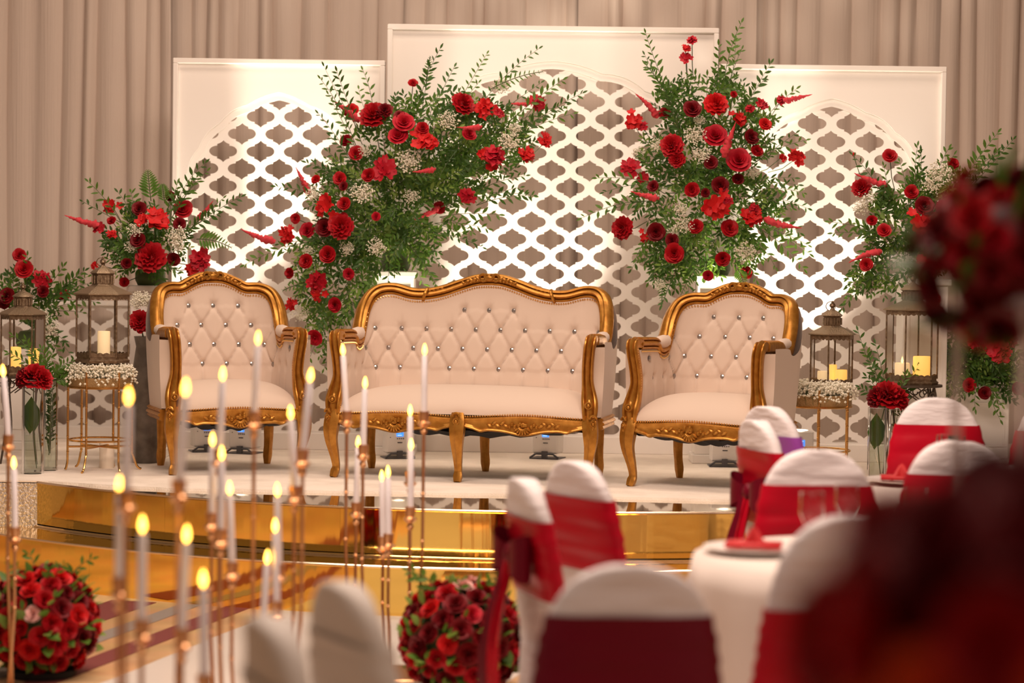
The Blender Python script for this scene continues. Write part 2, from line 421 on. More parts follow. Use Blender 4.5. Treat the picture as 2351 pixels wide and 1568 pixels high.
# drapes
def drape(name, x0, x1, Y, label, seed, amp=0.06):
    rs = random.Random(seed); z0, z1 = 0.02, 5.2
    fx = []; x = x0
    while x < x1:
        wv = rs.uniform(0.07, 0.19); fx.append((x, wv, rs.uniform(.35, 1.0), rs.random())); x += wv
    cols = []
    for (xs, wv, a_, q) in fx:
        for k in range(7):
            t = k / 7
            xx = xs + wv * t
            if xx > x1: break
            dep = (math.sin(PI * t) ** 0.7) * a_ * amp
            cols.append((xx, dep, q))
    rows = []
    for j in range(15):
        z = z0 + (z1 - z0) * j / 14
        rows.append([(xx + 0.012 * math.sin(z * 1.3 + q * 9), Y - dep * (1 + .25 * math.sin(z * 1.1 + q * 20)), z) for xx, dep, q in cols])
    b = MB(); b.grid(rows)
    o = part(name, b, M_DRAPE, sharp=75)
    return tag(o, label, 'curtain', 'pleated backdrop drapes')
DR = [(-6.6, -4.3, 15.08, 'pleated taupe drape at the far left end of the backdrop'),
      (-4.4, -2.13, 14.98, 'pleated taupe drape left of the left arch panel'),
      (-2.30, -0.70, 15.25, 'pleated taupe drape behind the left arch panel'),
      (-0.85, 0.55, 15.33, 'pleated taupe drape behind the left half of the tall centre panel'),
      (0.40, 1.50, 15.25, 'pleated taupe drape behind the right half of the tall centre panel'),
      (1.34, 2.80, 15.33, 'pleated taupe drape behind the right arch panel'),
      (2.66, 4.7, 15.22, 'pleated taupe drape right of the right arch panel'),
      (4.55, 6.8, 15.12, 'pleated taupe drape at the far right end of the backdrop')]
for i, (x0, x1, Y, lb) in enumerate(DR): drape('backdrop_drape', x0, x1, Y, lb, 11 + i)

# ================================================================== arch screens
def fill2d(name, polys, th):
    cu_ = bpy.data.curves.new(name, 'CURVE'); cu_.dimensions = '2D'; cu_.fill_mode = 'BOTH'; cu_.extrude = th / 2
    for pl in polys:
        sp = cu_.splines.new('POLY'); sp.points.add(len(pl) - 1)
        for i, (x, y) in enumerate(pl): sp.points[i].co = (x, y, 0, 1)
        sp.use_cyclic_u = True
    o = bpy.data.objects.new(name, cu_)
    me = bpy.data.meshes.new_from_object(o)
    bpy.data.objects.remove(o); bpy.data.curves.remove(cu_)
    me.transform(Matrix.Rotation(PI / 2, 4, 'X'))   # x,y -> x,z ; thickness along y
    me.name = name
    return me
def cell_outline(a, b):
    q = [(a, 0)]
    for i in range(1, 8):      # side lobe
        t = math.radians(90 * i / 7); q.append((a * (.45 + .55 * math.cos(t)), b * .49 * math.sin(t)))
    q.append((a * .45, b * .66)); q.append((a * .36, b * .68))
    for x, y in ((.24, .745), (.13, .84), (.05, .93)): q.append((a * x, b * y))
    full = q + [(0, b)] + [(-x, y) for x, y in reversed(q)] + [(-x, -y) for x, y in q[1:]] + [(0, -b)] + [(x, -y) for x, y in reversed(q[1:])]
    return full
def clip(pl, x0, x1, z0, z1):
    def cl(p, inside, inter):
        out = []
        for i in range(len(p)):
            A, B = p[i - 1], p[i]
            if inside(B):
                if not inside(A): out.append(inter(A, B))
                out.append(B)
            elif inside(A): out.append(inter(A, B))
        return out
    def ix(X): return lambda A, B: (X, A[1] + (B[1] - A[1]) * (X - A[0]) / (B[0] - A[0]))
    def iz(Z): return lambda A, B: (A[0] + (B[0] - A[0]) * (Z - A[1]) / (B[1] - A[1]), Z)
    for ins, it in ((lambda p: p[0] > x0, ix(x0)), (lambda p: p[0] < x1, ix(x1)), (lambda p: p[1] > z0, iz(z0)), (lambda p: p[1] < z1, iz(z1))):
        pl = cl(pl, ins, it)
        if len(pl) < 3: return []
    return pl
def area2(p): return abs(sum(p[i - 1][0] * p[i][1] - p[i][0] * p[i - 1][1] for i in range(len(p)))) / 2
def lattice(name, w2, z0, z1, px_, pz, cx, cz):
    a, b = px_ * .372, pz * .318
    cell = cell_outline(a, b); polys = [[(-w2, z0), (w2, z0), (w2, z1), (-w2, z1)]]
    for j in range(-2, int((z1 - z0) / (pz / 2)) + 4):
        zc = cz - j * pz / 2 if False else z0 + ((cz - z0) % (pz / 2)) + (j - 1) * pz / 2
        par = round((cz - zc) / (pz / 2)) % 2
        for i in range(-12, 13):
            xc = cx + (i + (.5 if par else 0)) * px_
            pl = clip([(xc + x, zc + y) for x, y in cell], -w2 + .012, w2 - .012, z0 + .012, z1 - .012)
            if pl and area2(pl) > 2e-4: polys.append(pl)
    return fill2d(name, polys, 0.016)
def arch_poly(w2, knots, zb, ztop):
    """knots: list (x, drop) from the apex outwards; returns closed outline"""
    right = []
    for i in range(len(knots) - 1):
        (xa, da), (xb, db) = knots[i], knots[i + 1]
        A = Vector((xa, ztop - da)); B = Vector((xb, ztop - db)); d = B - A; nrm = Vector((-d.y, d.x)).normalized()
        if nrm.x < 0: nrm = -nrm
        for k in range(8):
            t = k / 8
            bul = (0.10 if i else 0.05) * d.length * 4 * t * (1 - t)
            right.append(tuple(A + d * t + nrm * bul))
    right.append((knots[-1][0], ztop - knots[-1][1]))
    right.append((knots[-1][0], zb))
    return right + [(-x, z) for x, z in reversed(right) if abs(x) > 1e-6]
def screen(label, pxl, pxr, pyt, Y, apex_py, knots_px, pitch, cellz_py, rz=0.0):
    pc = (pxl + pxr) / 2
    base = Vector((at(pc, 900, Y).x, Y, STAGE)); k = F / Y
    w2 = (pxr - pxl) / 2 / k; H = at(pc, pyt, Y).z - STAGE
    za = at(pc, apex_py, Y).z - STAGE; zc = at(pc, cellz_py, Y).z - STAGE
    t = thing('arch_screen', base, label, 'screen', 'white lattice arch screens', rz)
    zb = 0.10
    kn = [(x / k, y / k) for x, y in knots_px]
    # outer frame, four rails
    fw, fd = 0.03, 0.045
    for nm, bx in (('top_rail', (-w2, w2, -fd, fd, H - fw, H)), ('bottom_rail', (-w2, w2, -fd, fd, 0, zb)), ('side_rail', (-w2, -w2 + fw, -fd, fd, zb, H - fw)), ('side_rail', (w2 - fw, w2, -fd, fd, zb, H - fw))):
        b = MB(); b.bbox(*bx, b=.004); part(nm, b, M_WHITE, t, smooth=False)
    rect = [(-w2 + fw, zb), (w2 - fw, zb), (w2 - fw, H - fw), (-w2 + fw, H - fw)]
    hole = arch_poly(w2, kn, zb + .004, za)
    o = link('arch_plate', fill2d('arch_plate', [rect, hole], 0.014), M_WHITE, t, (0, -0.012, 0))
    s = (kn[-1][0] - .032) / kn[-1][0]
    hole2 = arch_poly(w2, [(x * s, d * s) for x, d in kn], zb + .004, za - .045)
    o = link('arch_border', fill2d('arch_border', [rect, hole2], 0.012), M_WHITE, t, (0, 0.004, 0))
    link('lattice', lattice('lattice', w2 - fw + .004, zb - .004, min(H - fw, za + .02), pitch[0], pitch[1], 0.0, zc), M_WHITE, t, (0, 0.02, 0))
    return t
KN = [(0, 0), (72, 30), (135, 72), (182, 130), (208, 188), (220, 246)]
screen('white arch screen with lattice, left of the tall centre panel', 393, 877, 137, 14.1, 212, KN, (.2172, .2032), 308)
screen('tallest white arch screen with lattice behind the loveseat', 881, 1637, 61, 14.1, 140, [(x * 1.57, y * .92) for x, y in KN], (.2235, .2010), 232 + 79.5)
screen('white arch screen with lattice behind the armchair on the right', 1640, 2157, 151, 13.75, 226, [(x * 1.07, y * 1.05) for x, y in KN], (.2190, .2030), 325)
# low side screen on the left
def low_screen():
    Y = 14.7; k = F / Y; base = Vector((at(180, 900, Y).x, Y, STAGE)); w2 = 190 / k; H = at(180, 690, Y).z - STAGE
    t = thing('low_screen', base, 'low white lattice screen behind the lanterns on the left', 'screen', rz=math.radians(6))
    for nm, bx in (('top_rail', (-w2, w2, -.03, .03, H - .03, H)), ('bottom_rail', (-w2, w2, -.03, .03, 0, .075)), ('side_rail', (-w2, -w2 + .03, -.03, .03, .075, H - .03)), ('side_rail', (w2 - .03, w2, -.03, .03, .075, H - .03))):
        b = MB(); b.bbox(*bx, b=.004); part(nm, b, M_WHITE, t, smooth=False)
    link('lattice', lattice('lattice', w2 - .026, .07, H - .026, .2172, .2032, .02, at(237, 916, Y).z - STAGE), M_WHITE, t, (0, .01, 0))
low_screen()

# ================================================================== pedestals and uplights
def pedestal(px, topy, Y, wpx, label, lip=True):
    k = F / Y; p = at(px, topy, Y); h = p.z - STAGE; w2 = wpx / 2 / k
    t = thing('pedestal', (p.x, Y, STAGE), label, 'pedestal', 'white flower pedestals')
    b = MB(); b.bbox(-w2 * .88, w2 * .88, -w2 * .88, w2 * .88, .05, h - .035); part('shaft', b, M_PED, t, smooth=False)
    b = MB(); b.bbox(-w2, w2, -w2, w2, 0, .05); part('plinth', b, M_PED, t, smooth=False)
    b = MB(); b.bbox(-w2, w2, -w2, w2, h - .035, h); part('cap', b, M_PED, t, smooth=False)
    # raised panel on the front
    b = MB()
    for x0, x1, z0, z1 in ((-w2 * .7, w2 * .7, h - .11, h - .10), (-w2 * .7, w2 * .7, .12, .13), (-w2 * .7, -w2 * .7 + .01, .13, h - .11), (w2 * .7 - .01, w2 * .7, .13, h - .11)):
        b.box(x0, x1, -w2 * .88 - .006, -w2 * .88 + .002, z0, z1)
    part('panel_molding', b, M_PED, t, smooth=False)
    return p
PED2 = pedestal(908, 622, 13.87, 104, 'white square pedestal between the left armchair and the loveseat')
PED3 = pedestal(1642, 632, 13.6, 102, 'white square pedestal behind the armchair on the right')
PED4 = pedestal(2118, 640, 13.3, 115, 'white square pedestal behind the large lantern')
PED1 = pedestal(345, 655, 13.5, 90, 'white square pedestal behind the left armchair')
PED5 = pedestal(70, 800, 13.9, 100, 'white square pedestal behind the far left lantern')
def uplight(px, py, Y, label, rz=0.0, tilt=None, power=60, ang=62, aim=None, open_foot=True):
    p = onz(px, py, STAGE); 
    t = thing('uplight', (p.x, p.y, STAGE), label, 'uplight', 'battery uplights on the stage', rz)
    b = MB(); b.bbox(-.075, .075, -.06, .06, .03, .21, .008); body = part('housing', b, M_PLAST, t, smooth=False)
    b = MB(); b.box(-.018, .022, -.0625, -.059, .125, .16); sc_ = part('screen', b, M_SCREEN, t, smooth=False)
    b = MB()
    for i, (w_, z) in enumerate(((.026, .152), (.018, .146), (.024, .131))): b.box(-.012, -.012 + w_, -.0632, -.0622, z, z + .0025)
    part('screen_text', b, M_SCRW, sc_, smooth=False)
    for i in range(4):
        b = MB(); b.lathe([(.0035, -.002), (.0035, .002)], (0, 0, 0), 8); b.v = [(x - .012 + i * .0115, -.0605 + z, y + .113) for x, y, z in b.v]
        part('button', b, M_GREYP, t)
    b = MB(); b.box(-.012, .016, -.0612, -.0598, .088, .094); b.box(-.055, -.05, -.0612, -.0598, .118, .123); part('print_marks', b, M_GREYP, t, smooth=False)
    b = MB()      # folding bracket foot
    b.tube([(-.085, -.075, .006), (-.05, -.075, .03), (.05, -.075, .03), (.085, -.075, .006)], .006, 6)
    b.box(-.085, .085, -.085, .07, 0, .006); b.box(-.015, .015, -.082, -.058, .006, .045)
    part('bracket', b, M_GREYP, t)
    b = MB(); b.lathe([(.0, .212), (.055, .212), (.058, .209)], (0, 0, 0), 16); part('lens', b, M_LED, t)
    if power:
        spot('uplight_beam', (p.x, p.y, STAGE + .235), aim, power, UPC, ang, 0.7, 0.04)
    return p
def lp(px, py, Y): return tuple(at(px, py, Y))
uplight(470, 1036, 0, 'white uplight with blue screen under the left armchair, by its front leg', 0.3, power=165, aim=lp(485, 520, 14.05), ang=52)
uplight(563, 1040, 0, 'white uplight with blue screen under the left armchair, by its rear leg', -0.35, power=600, aim=lp(690, 190, 14.05), ang=27)
uplight(912, 1051, 0, 'white uplight with blue screen under the left half of the loveseat', 0.25, power=190, aim=lp(1000, 500, 14.05), ang=56)
uplight(1258, 1052, 0, 'white uplight with blue screen under the right half of the loveseat', -0.3, power=205, aim=lp(1245, 480, 14.05), ang=54)
uplight(1661, 1070, 0, 'white uplight with blue screen under the armchair on the right', 0.0, power=330, aim=lp(1640, 150, 13.9), ang=40)
uplight(1830, 1075, 0, 'white uplight behind the outer side of the armchair on the right', 0.2, power=200, aim=lp(1875, 500, 13.7), ang=52)

# ================================================================== loveseat and armchairs
FR_PROF = [(-.034, .018), (-.036, -.014), (-.028, -.03), (-.008, -.037), (.012, -.037), (.025, -.031), (.027, -.024), (.015, -.019), (.028, -.013), (.036, -.002), (.031, .007), (.017, .011), (.030, .016), (.030, .023), (.020, .029), (.004, .030)]
POST_PROF = [(-.024, -.028), (.012, -.032), (.024, -.026), (.024, -.020), (.010, -.015), (.026, -.009), (.033, 0), (.026, .009), (.010, .015), (.024, .020), (.024, .026), (.012, .032), (-.024, .028)]
BUT_ME = None
def seating(name, label, W, loc, rz, love):
    global BUT_ME
    t = thing(name, loc, label, 'loveseat' if love else 'armchair', 'ivory tufted seating with gold frames', rz)
    Dp, rc = 0.56, 0.16
    Lb, La = W - rc, rc * PI / 2; Lr = Dp - .02 - rc - .035; L = Lb + La + Lr
    DX, DZ, Z0 = .134, .107, .88
    if love:
        kn = [(0, 1.045), (.07, 1.040), (.15, 1.015), (.24, .982), (.33, .962), (.42, .962), (Lb - .01, .985), (Lb + .05, .982)]
    else:
        kn = [(0, 1.035), (.06, 1.030), (.12, 1.005), (Lb - .02, .978), (Lb + .045, .975)]
    kn += [(Lb + .10, .945), (Lb + .15, .87), (Lb + .19, .785), (Lb + La - .02, .722), (Lb + La + .05, .700), (Lb + La + .10, .712), (Lb + La + .13, .738), (L, .745)]
    cur = catmull([Vector((-kn[1][0], kn[1][1], 0))] + [Vector((a, b, 0)) for a, b in kn], 10)
    hx = [p.x for p in cur]; hy = [p.y for p in cur]
    def h(s): return interp(hx, hy, abs(s))
    def plan(u):
        s = abs(u); sg = 1 if u >= 0 else -1
        if s < Lb: p = (s, Dp - .02 * (s / Lb) ** 2); n = (.06 * s / Lb, 1)
        elif s < Lb + La:
            a = (s - Lb) / rc; p = (W - rc + rc * math.sin(a), Dp - .02 - rc + rc * math.cos(a)); n = (math.sin(a), math.cos(a))
        else:
            d = s - Lb - La; p = (W + .004 * d / Lr, Dp - .02 - rc - d); n = (1, 0)
        n = Vector((n[0] * sg, n[1], 0)).normalized()
        return Vector((p[0] * sg, p[1], 0)), n
    LEAN = .17
    def armk(s): return interp([Lb, Lb + La], [1.0, .08], abs(s))
    def trow(s):
        hh = h(s) - .085; z = Z0 if abs(s) < .16 else Z0 - DZ
        while z > hh and z > .5: z -= DZ
        return z
    def tuft(s, z):
        zt = trow(s); q = (z - Z0) / (2 * DZ); a = s / DX + q; b = s / DX - q
        def e(d): return 1 - math.exp(-abs(d) / .05)
        if z > zt:
            row = round((Z0 - zt) / DZ) % 2
            sn = (round(s / DX - (.5 if row else 0)) + (.5 if row else 0)) * DX
            f = max(0, 1 - (z - zt) / .09)
            m_ = 1 - f * (1 - e(abs(s - sn) / DX)) * .8; 
            m_ *= 1 - max(0, 1 - abs(z - zt) / .05) * (1 - (e(a - round(a)) * e(b - round(b))) ** .6) * .8
            edge = max(.35, min(1, (h(s) - z) / .03)); return .016 * m_ * edge
        zl = Z0 - 3 * DZ
        if z < zl:
            sn = (round(s / DX - .5) + .5) * DX
            return .016 * (1 - (1 - e(abs(s - sn) / DX)) * .8)
        m_ = (e(a - round(a)) * e(b - round(b))) ** .6
        return .013 * m_ + .006 * m_ * m_
    def dimple(s, z):
        # extra depth right at a button
        k = round((Z0 - z) / DZ); k = max(0, min(3, k)); zz = Z0 - k * DZ
        if zz > h(s) - .07 or (k == 0 and abs(s) > .16): return 0
        off = .5 if k % 2 else 0; ss = (round(s / DX - off) + off) * DX
        d2 = (s - ss) ** 2 + (z - zz) ** 2
        return .014 * math.exp(-d2 / .0005)
    def inner(s, z, d=True):
        p, n = plan(s); o = LEAN * armk(s) * (z - .42)
        disp = (tuft(s, z) - dimple(s, z)) if d else 0
        q = p - n * (.03 + disp) + n * o; return Vector((q.x, q.y, z))
    NU = int(2 * L / .0075); NV = 66
    rows = []
    for i in range(NU + 1):
        u = -L + 2 * L * i / NU; hh = h(u) - .01
        rows.append([inner(u, .36 + (hh - .36) * j / NV) for j in range(NV + 1)])
    b = MB(); b.grid(rows); part('tufted_backrest', b, M_FAB, t, sharp=None)
    rows = []
    for i in range(81):
        u = -L + 2 * L * i / 80; p, n = plan(u); hh = h(u) - .005
        rows.append([(lambda z: (p + n * (.028 + .012 * math.sin(PI * (z - .3) / .7) + LEAN * armk(u) * (z - .42))).to_tuple()[:2] + (z,))(.30 + (hh - .30) * j / 14) for j in range(15)])
    b = MB(); b.grid(rows); part('outside_cover', b, M_FAB, t, sharp=None)
    # frame
    def edge(s):
        p, n = plan(s); q = p + n * (LEAN * armk(s) * (h(s) - .42) - .024); return Vector((q.x, q.y, h(s))), n
    NF = 150
    path = []; side = []
    for i in range(NF + 1):
        e_, n = edge(-L + 2 * L * i / NF); path.append(e_); side.append(-n)
    b = MB(); b.sweep(path, FR_PROF, side); fr = part('top_frame', b, M_GOLD, t, sharp=60)
    nails = []
    for i in range(int(2 * L / .0128)):
        s = -L + .0128 * i; p, n = plan(s); z = h(s) - .037
        q = inner(s, z, False); nails.append(q - n * .021)
    # arm posts
    for sg in (-1, 1):
        e_, n = edge(sg * L); X = abs(e_.x)
        pp = [(X, e_.y + .02, e_.z), (X + .002, -.0, .752), (X + .002, -.026, .738), (X - .004, -.032, .70), (X - .012, -.016, .62), (X - .014, -.004, .54), (X - .004, -.014, .46), (X + .004, -.032, .40), (X + .004, -.036, .335)]
        pp = catmull([(sg * x, y, z) for x, y, z in pp], 6)
        sd = []
        for i in range(len(pp)):
            T = (pp[min(i + 1, len(pp) - 1)] - pp[max(i - 1, 0)]).normalized(); sd.append(T.cross(Vector((1, 0, 0))))
        b = MB(); rowsp = []
        for i, pt in enumerate(pp):
            T = (pp[min(i + 1, len(pp) - 1)] - pp[max(i - 1, 0)]).normalized(); a_ = sd[i]; bb = T.cross(a_)
            wsc = sinterp([.33, .42, .55, .75], [1.12, 1.35, .92, .95], pt.z)
            rowsp.append([pt + a_ * q[0] + bb * q[1] * wsc for q in POST_PROF])
        b.grid(rowsp, closed_v=True)
        o_ = len(b.v) - len(pp) * len(POST_PROF); b.f.append(tuple(o_ + k for k in range(len(POST_PROF))))
        po = part('arm_post', b, M_GOLD, t, sharp=60)
        b = MB(); c = Vector((sg * (X + .002), -.066, .415)); b.torus(c, .016, .0055, (0, 1, 0)); b.ball(c, .011, 8, 5); part('rosette', b, M_GOLD, po)
        for k in range(28):
            z = .36 + .36 * k / 27; xx = sinterp([.33, .42, .55, .75], [.004, .006, -.014, -.002], z)
            wsc = sinterp([.33, .42, .55, .75], [1.12, 1.35, .92, .95], z); yy = sinterp([.33, .40, .54, .70, .75], [-.036, -.032, -.004, -.03, -.02], z)
            nails.append(Vector((sg * (X + xx - .029 * wsc), yy - .004, z)))
        # upholstered front of the arm, between the post and the inner and outer covers
        rin = []; rout = []
        for k in range(15):
            z = .35 + .365 * k / 14; xx = sinterp([.33, .42, .55, .75], [.004, .006, -.014, -.002], z)
            yy = sinterp([.33, .40, .54, .70, .75], [-.036, -.032, -.004, -.03, -.02], z)
            pc = Vector((sg * (X + xx - .016), yy + .008, z)); pi = inner(sg * (L - .004), z)
            rin.append([pi, pi.lerp(pc, .5) + Vector((-sg * .004, 0, 0)), pc])
            p_, n_ = plan(sg * L); zz = z; q_ = p_ + n_ * (.028 + .012 * math.sin(PI * (z - .3) / .7) + LEAN * armk(L) * (z - .42))
            rout.append([Vector((sg * (X + xx + .012), yy + .008, z)), Vector((q_.x, q_.y, z))])
        b = MB(); b.grid(rin); b.grid(rout); part('arm_front', b, M_FAB, t, sharp=None)
        # padded arm roll
        pr = []; rr = []
        for k in range(13):
            s_ = Lb + La - .075 + .185 * k / 12; e2, n2 = edge(sg * s_)
            pr.append(Vector((e2.x, e2.y, interp([Lb + La - .075, Lb + La - .02, Lb + La + .11], [.775, .750, .742], s_))) - n2 * .004)
            rr.append(.037 * math.sin(PI * (k + .6) / 13.2) ** .45)
        b = MB(); b.tube(pr, rr, 12); part('arm_pad', b, M_FAB, t, sharp=None)
    # crest carving
    b = MB(); e_, n = edge(0); c = e_ + Vector((0, -.036, .012))
    b.ball(c, .020, 10, 6, (1.3, .6, .9)); 
    for sg in (-1, 1):
        b.torus(c + Vector((sg * .034, -.002, .002)), .019, .0072, (0, 1, 0), 12, 6, 0, 5.0)
        b.torus(c + Vector((sg * .016, -.003, .010)), .011, .0055, (0, 1, 0), 10, 6)
        for k, (dx, dz, r_) in enumerate(((.062, .004, .011), (.080, -.001, .010), (.098, -.006, .009), (.118, -.012, .008), (.140, -.020, .006))):
            e2, n2 = edge(sg * dx); cc = e2 + Vector((0, -.034, .012)); r_ *= 1.3
            b.ball(cc, r_, 8, 5, (1.5, .7, .8), Matrix.Rotation(sg * .5 * (1 if k % 2 else -1.2), 3, 'Y'))
            b.ball(cc + Vector((0, -.004, -.014)), r_ * .55, 6, 4)
    if love:
        for sg in (-1, 1):
            e2, n2 = edge(sg * .345); b.torus(e2 + Vector((0, -.004, 0)), .038, .009, (1, 0, .35 * sg), 16, 6)
            for k in range(4):
                e3, n3 = edge(sg * (.325 - .022 * k)); b.ball(e3 + Vector((0, -.020, .022)), .009, 6, 4, (1.3, .7, .7))
    part('crest_carving', b, M_GOLD, fr)
    # seat rail
    XR = abs(edge(L)[0].x) + .004
    spans = [(-XR, 0), (0, XR)] if love else [(-XR, XR)]
    def ry(x): return -.040 - .035 * math.cos(PI * x / (2 * XR)) ** .7 if abs(x) < XR else -.040
    def rt(x): return .345 + .008 * math.cos(2 * PI * x / XR * (1 if love else .5) + (PI if love else 0))
    def rbot(x):
        for a, c_ in spans:
            if a <= x <= c_:
                q = (x - a) / (c_ - a); sc_ = .12 if love else .10
                return .268 - .022 * math.exp(-((q - .5) / sc_) ** 2) + .030 * abs(2 * q - 1) ** 5 - .010 * (math.exp(-((q - .17) / .035) ** 2) + math.exp(-((q - .83) / .035) ** 2))
        return .28
    rows = []
    for i in range(97):
        x = -XR + 2 * XR * i / 96; y = ry(x); zt, zb = rt(x), rbot(x); hh = zt - zb
        rows.append([(x, y + .03, zt), (x, y + .004, zt), (x, y - .007, zt - .008), (x, y - .004, zt - .016), (x, y + .002, zt - .5 * hh), (x, y + .001, zb + .020), (x, y - .009, zb + .013), (x, y - .010, zb + .005), (x, y - .002, zb), (x, y + .03, zb + .004)])
    b = MB(); b.grid(rows, closed_v=True); rail = part('seat_rail', b, M_GOLD, t, sharp=50)
    for i in range(int(2 * XR / .0128)):
        x = -XR + .012 + .0128 * i; nails.append(Vector((x, ry(x) + .002, rt(x) + .006)))
    b = MB()
    for a, c_ in spans:
        xm = (a + c_) / 2; ym = ry(xm) - .004; zm = (rt(xm) + rbot(xm)) / 2
        for k in range(7):
            an = math.radians(-150 + 20 * k); r_ = .03
            b.ball((xm + .024 * math.cos(an) * 1.25, ym - .010, zm + .002 + .030 * math.sin(an)), .019, 6, 5, (.42, .55, 1.0), Matrix.Rotation(-(an + PI / 2), 3, 'Y'))
        for k in range(7): b.ball((xm + U(-.026, .026), ym - .014, zm + .014 + U(-.010, .012)), .009, 6, 4)
        b.ball((xm, ym - .008, zm + .006), .016, 8, 5, (1, .5, .8))
        for sg in (-1, 1):
            for k, (dx, r_) in enumerate(((.042, .010), (.056, .008), (.068, .007))):
                x = xm + sg * dx; b.ball((x, ry(x) - .006, zm + (.008 if k % 2 else -.004)), r_ * 1.2, 6, 4, (1, .8, 1))
            for k, dx in enumerate((.088, .108, .130, .150, .172)):
                x = xm + sg * dx
                if not a + .07 < x < c_ - .07: continue
                z = (rt(x) + rbot(x)) / 2; b.ball((x, ry(x) - .001, z + (.006 if k % 2 else -.006)), .016, 6, 4, (1.15, .6, .5), Matrix.Rotation(sg * (.5 if k % 2 else -.5), 3, 'Y'))
    part('rail_carving', b, M_GOLD, rail)
    # legs
    PR = [1, .78] * 6
    def leg(x, y, d, zs=(.36, .32, .26, .20, .12, .06, .03, 0), nm='leg'):
        d = Vector(d).normalized()
        off = (0, .010, .022, .020, -.002, -.014, -.006, .006); rr = (.034, .043, .042, .034, .025, .021, .025, .020)
        pts = [Vector((x, y, z)) + d * o for z, o in zip(zs, off)]
        pts2 = catmull(pts, 4); rr2 = [p.x for p in catmull([(r_, 0, 0) for r_ in rr], 4)]
        b = MB(); b.tube(pts2, rr2, 12, prof=PR, up=(0, 1, 0)); lg = part(nm, b, M_GOLD, t, sharp=70)
        b = MB(); c = Vector((x, y, .32)) + d * .050
        b.torus(c, .014, .005, d, 12, 6); b.ball(c, .010, 8, 5)
        b.torus(c + Vector((0, 0, .026)), .018, .006, d, 10, 6, 0, PI)
        for k in range(4): b.ball(c + Vector((0, 0, -.022 - .016 * k)) - d * .006 * k, .008 - .0012 * k, 6, 4, (.8, .8, 1.4))
        part('knee_carving', b, M_GOLD, lg)
    for sg in (-1, 1): leg(sg * (XR - .004), -.028, (sg * .55, -.85, 0))
    if love: leg(0, ry(0) - .002, (0, -1, 0))
    bl = [(-W + .06, .50), (W - .06, .50)] + ([(0, .53)] if love else [])
    for x, y in bl:
        pts = catmull([(x, y, .33), (x, y + .01, .24), (x, y + .012, .14), (x, y + .03, .06), (x, y + .04, 0)], 4)
        b = MB(); b.tube(pts, [interp([0, .05, .1, .33], [.018, .026, .024, .032], p.z) for p in pts], 8, prof=[1, .95]); part('leg', b, M_GOLD, t)
    # side and back apron moulding
    path = []; side = []
    for i in range(61):
        u = -L + 2 * L * i / 60; p, n = plan(u); q = p + n * .018; path.append((q.x, q.y, .315)); side.append(n)
    b = MB(); b.sweep(path, [(-.02, .03), (.014, .03), (.026, .022), (.018, .012), (.028, .004), (.030, -.004), (.020, -.012), (.026, -.022), (.012, -.032), (-.02, -.032)], side); part('apron', b, M_GOLD, t, sharp=60)
    # seat cushion
    rows = []
    NX, NY = 60, 34
    for j in range(NY + 1):
        yn = (j / NY) ** 1.5; row = []
        for i in range(NX + 1):
            xn = -1 + 2 * i / NX; xn = math.copysign(1 - (1 - abs(xn)) ** 1.4, xn)
            wx = (XR - .012) - .075 * yn
            x = wx * xn
            yf = ry(max(-XR, min(XR, x))) + .006
            y = yf + (Dp - .05 - yf) * yn
            f = (1 - (1 - min(yn / .55, 1)) ** 2.6) ** .5; g = (1 - abs(xn) ** 7) ** .45
            z = .345 + .125 * f * (.25 + .75 * g) + .022 * math.sin(PI * min(1, yn * .9 + .1)) * (1 - xn * xn)
            row.append((x, y - .012 * math.sin(PI * f) * (1 if yn < .4 else 0) * 0, z))
        rows.append(row)
    b = MB(); b.grid(rows); part('seat_cushion', b, M_FAB, t, sharp=None)
    # black lining under the seat
    rows = [[(XR * .96 * (-1 + 2 * i / 24), -.02 + .52 * j / 10, .278 - .062 * math.sin(PI * i / 24) ** .6 * math.sin(PI * (j + 1) / 12) - .008 * math.sin(i * 1.9)) for i in range(25)] for j in range(11)]
    b = MB(); b.grid(rows); part('dust_cover', b, M_BLACK, t)
    b = MB()
    for p in nails: b.octa(p, .0060)
    o = part('nailhead_trim', b, M_NAIL, t); o['kind'] = 'stuff'
    # crystal buttons
    if BUT_ME is None:
        bb = MB(); bb.ball((0, 0, 0), .0145, 8, 5, (1, .6, 1)); BUT_ME = bb.mesh('crystal_button', False); BUT_ME.materials.append(M_CRYST)
    for k in range(4):
        z = Z0 - k * DZ; off = .5 if k % 2 else 0
        for i in range(-12, 13):
            s = (i + off) * DX
            if abs(s) > L - .06 or z > h(s) - .075 or (k == 0 and abs(s) > .15): continue
            q = inner(s, z); o = link('crystal_button', BUT_ME, None, t, q - plan(s)[1] * .010)
            nn = plan(s)[1]; o.rotation_euler = (0, 0, math.atan2(-nn.x, nn.y))
    return t
def place(px, py, lx, ly, rz):
    p = onz(px, py, STAGE); v = Matrix.Rotation(rz, 3, 'Z') @ Vector((lx, ly, 0)); return (p.x - v.x, p.y - v.y, STAGE)
a = math.radians(-12); seating('loveseat', 'ivory button-tufted loveseat with carved gold frame between two matching armchairs', .68, place(1050, 1107, 0, -.08, a), a, True).scale = (1, 1, .972)
a = math.radians(19); seating('armchair', 'ivory tufted gold-framed armchair by the loveseat, behind the candles', .352, place(383, 1092, -.372, -.05, a), a, False).scale = (1, 1, .972)
a = math.radians(-25); seating('armchair', 'ivory tufted gold-framed armchair by the loveseat, beside the covered chairs', .35, place(1428, 1116, -.372, -.05, a), a, False).scale = (1, 1, .957)

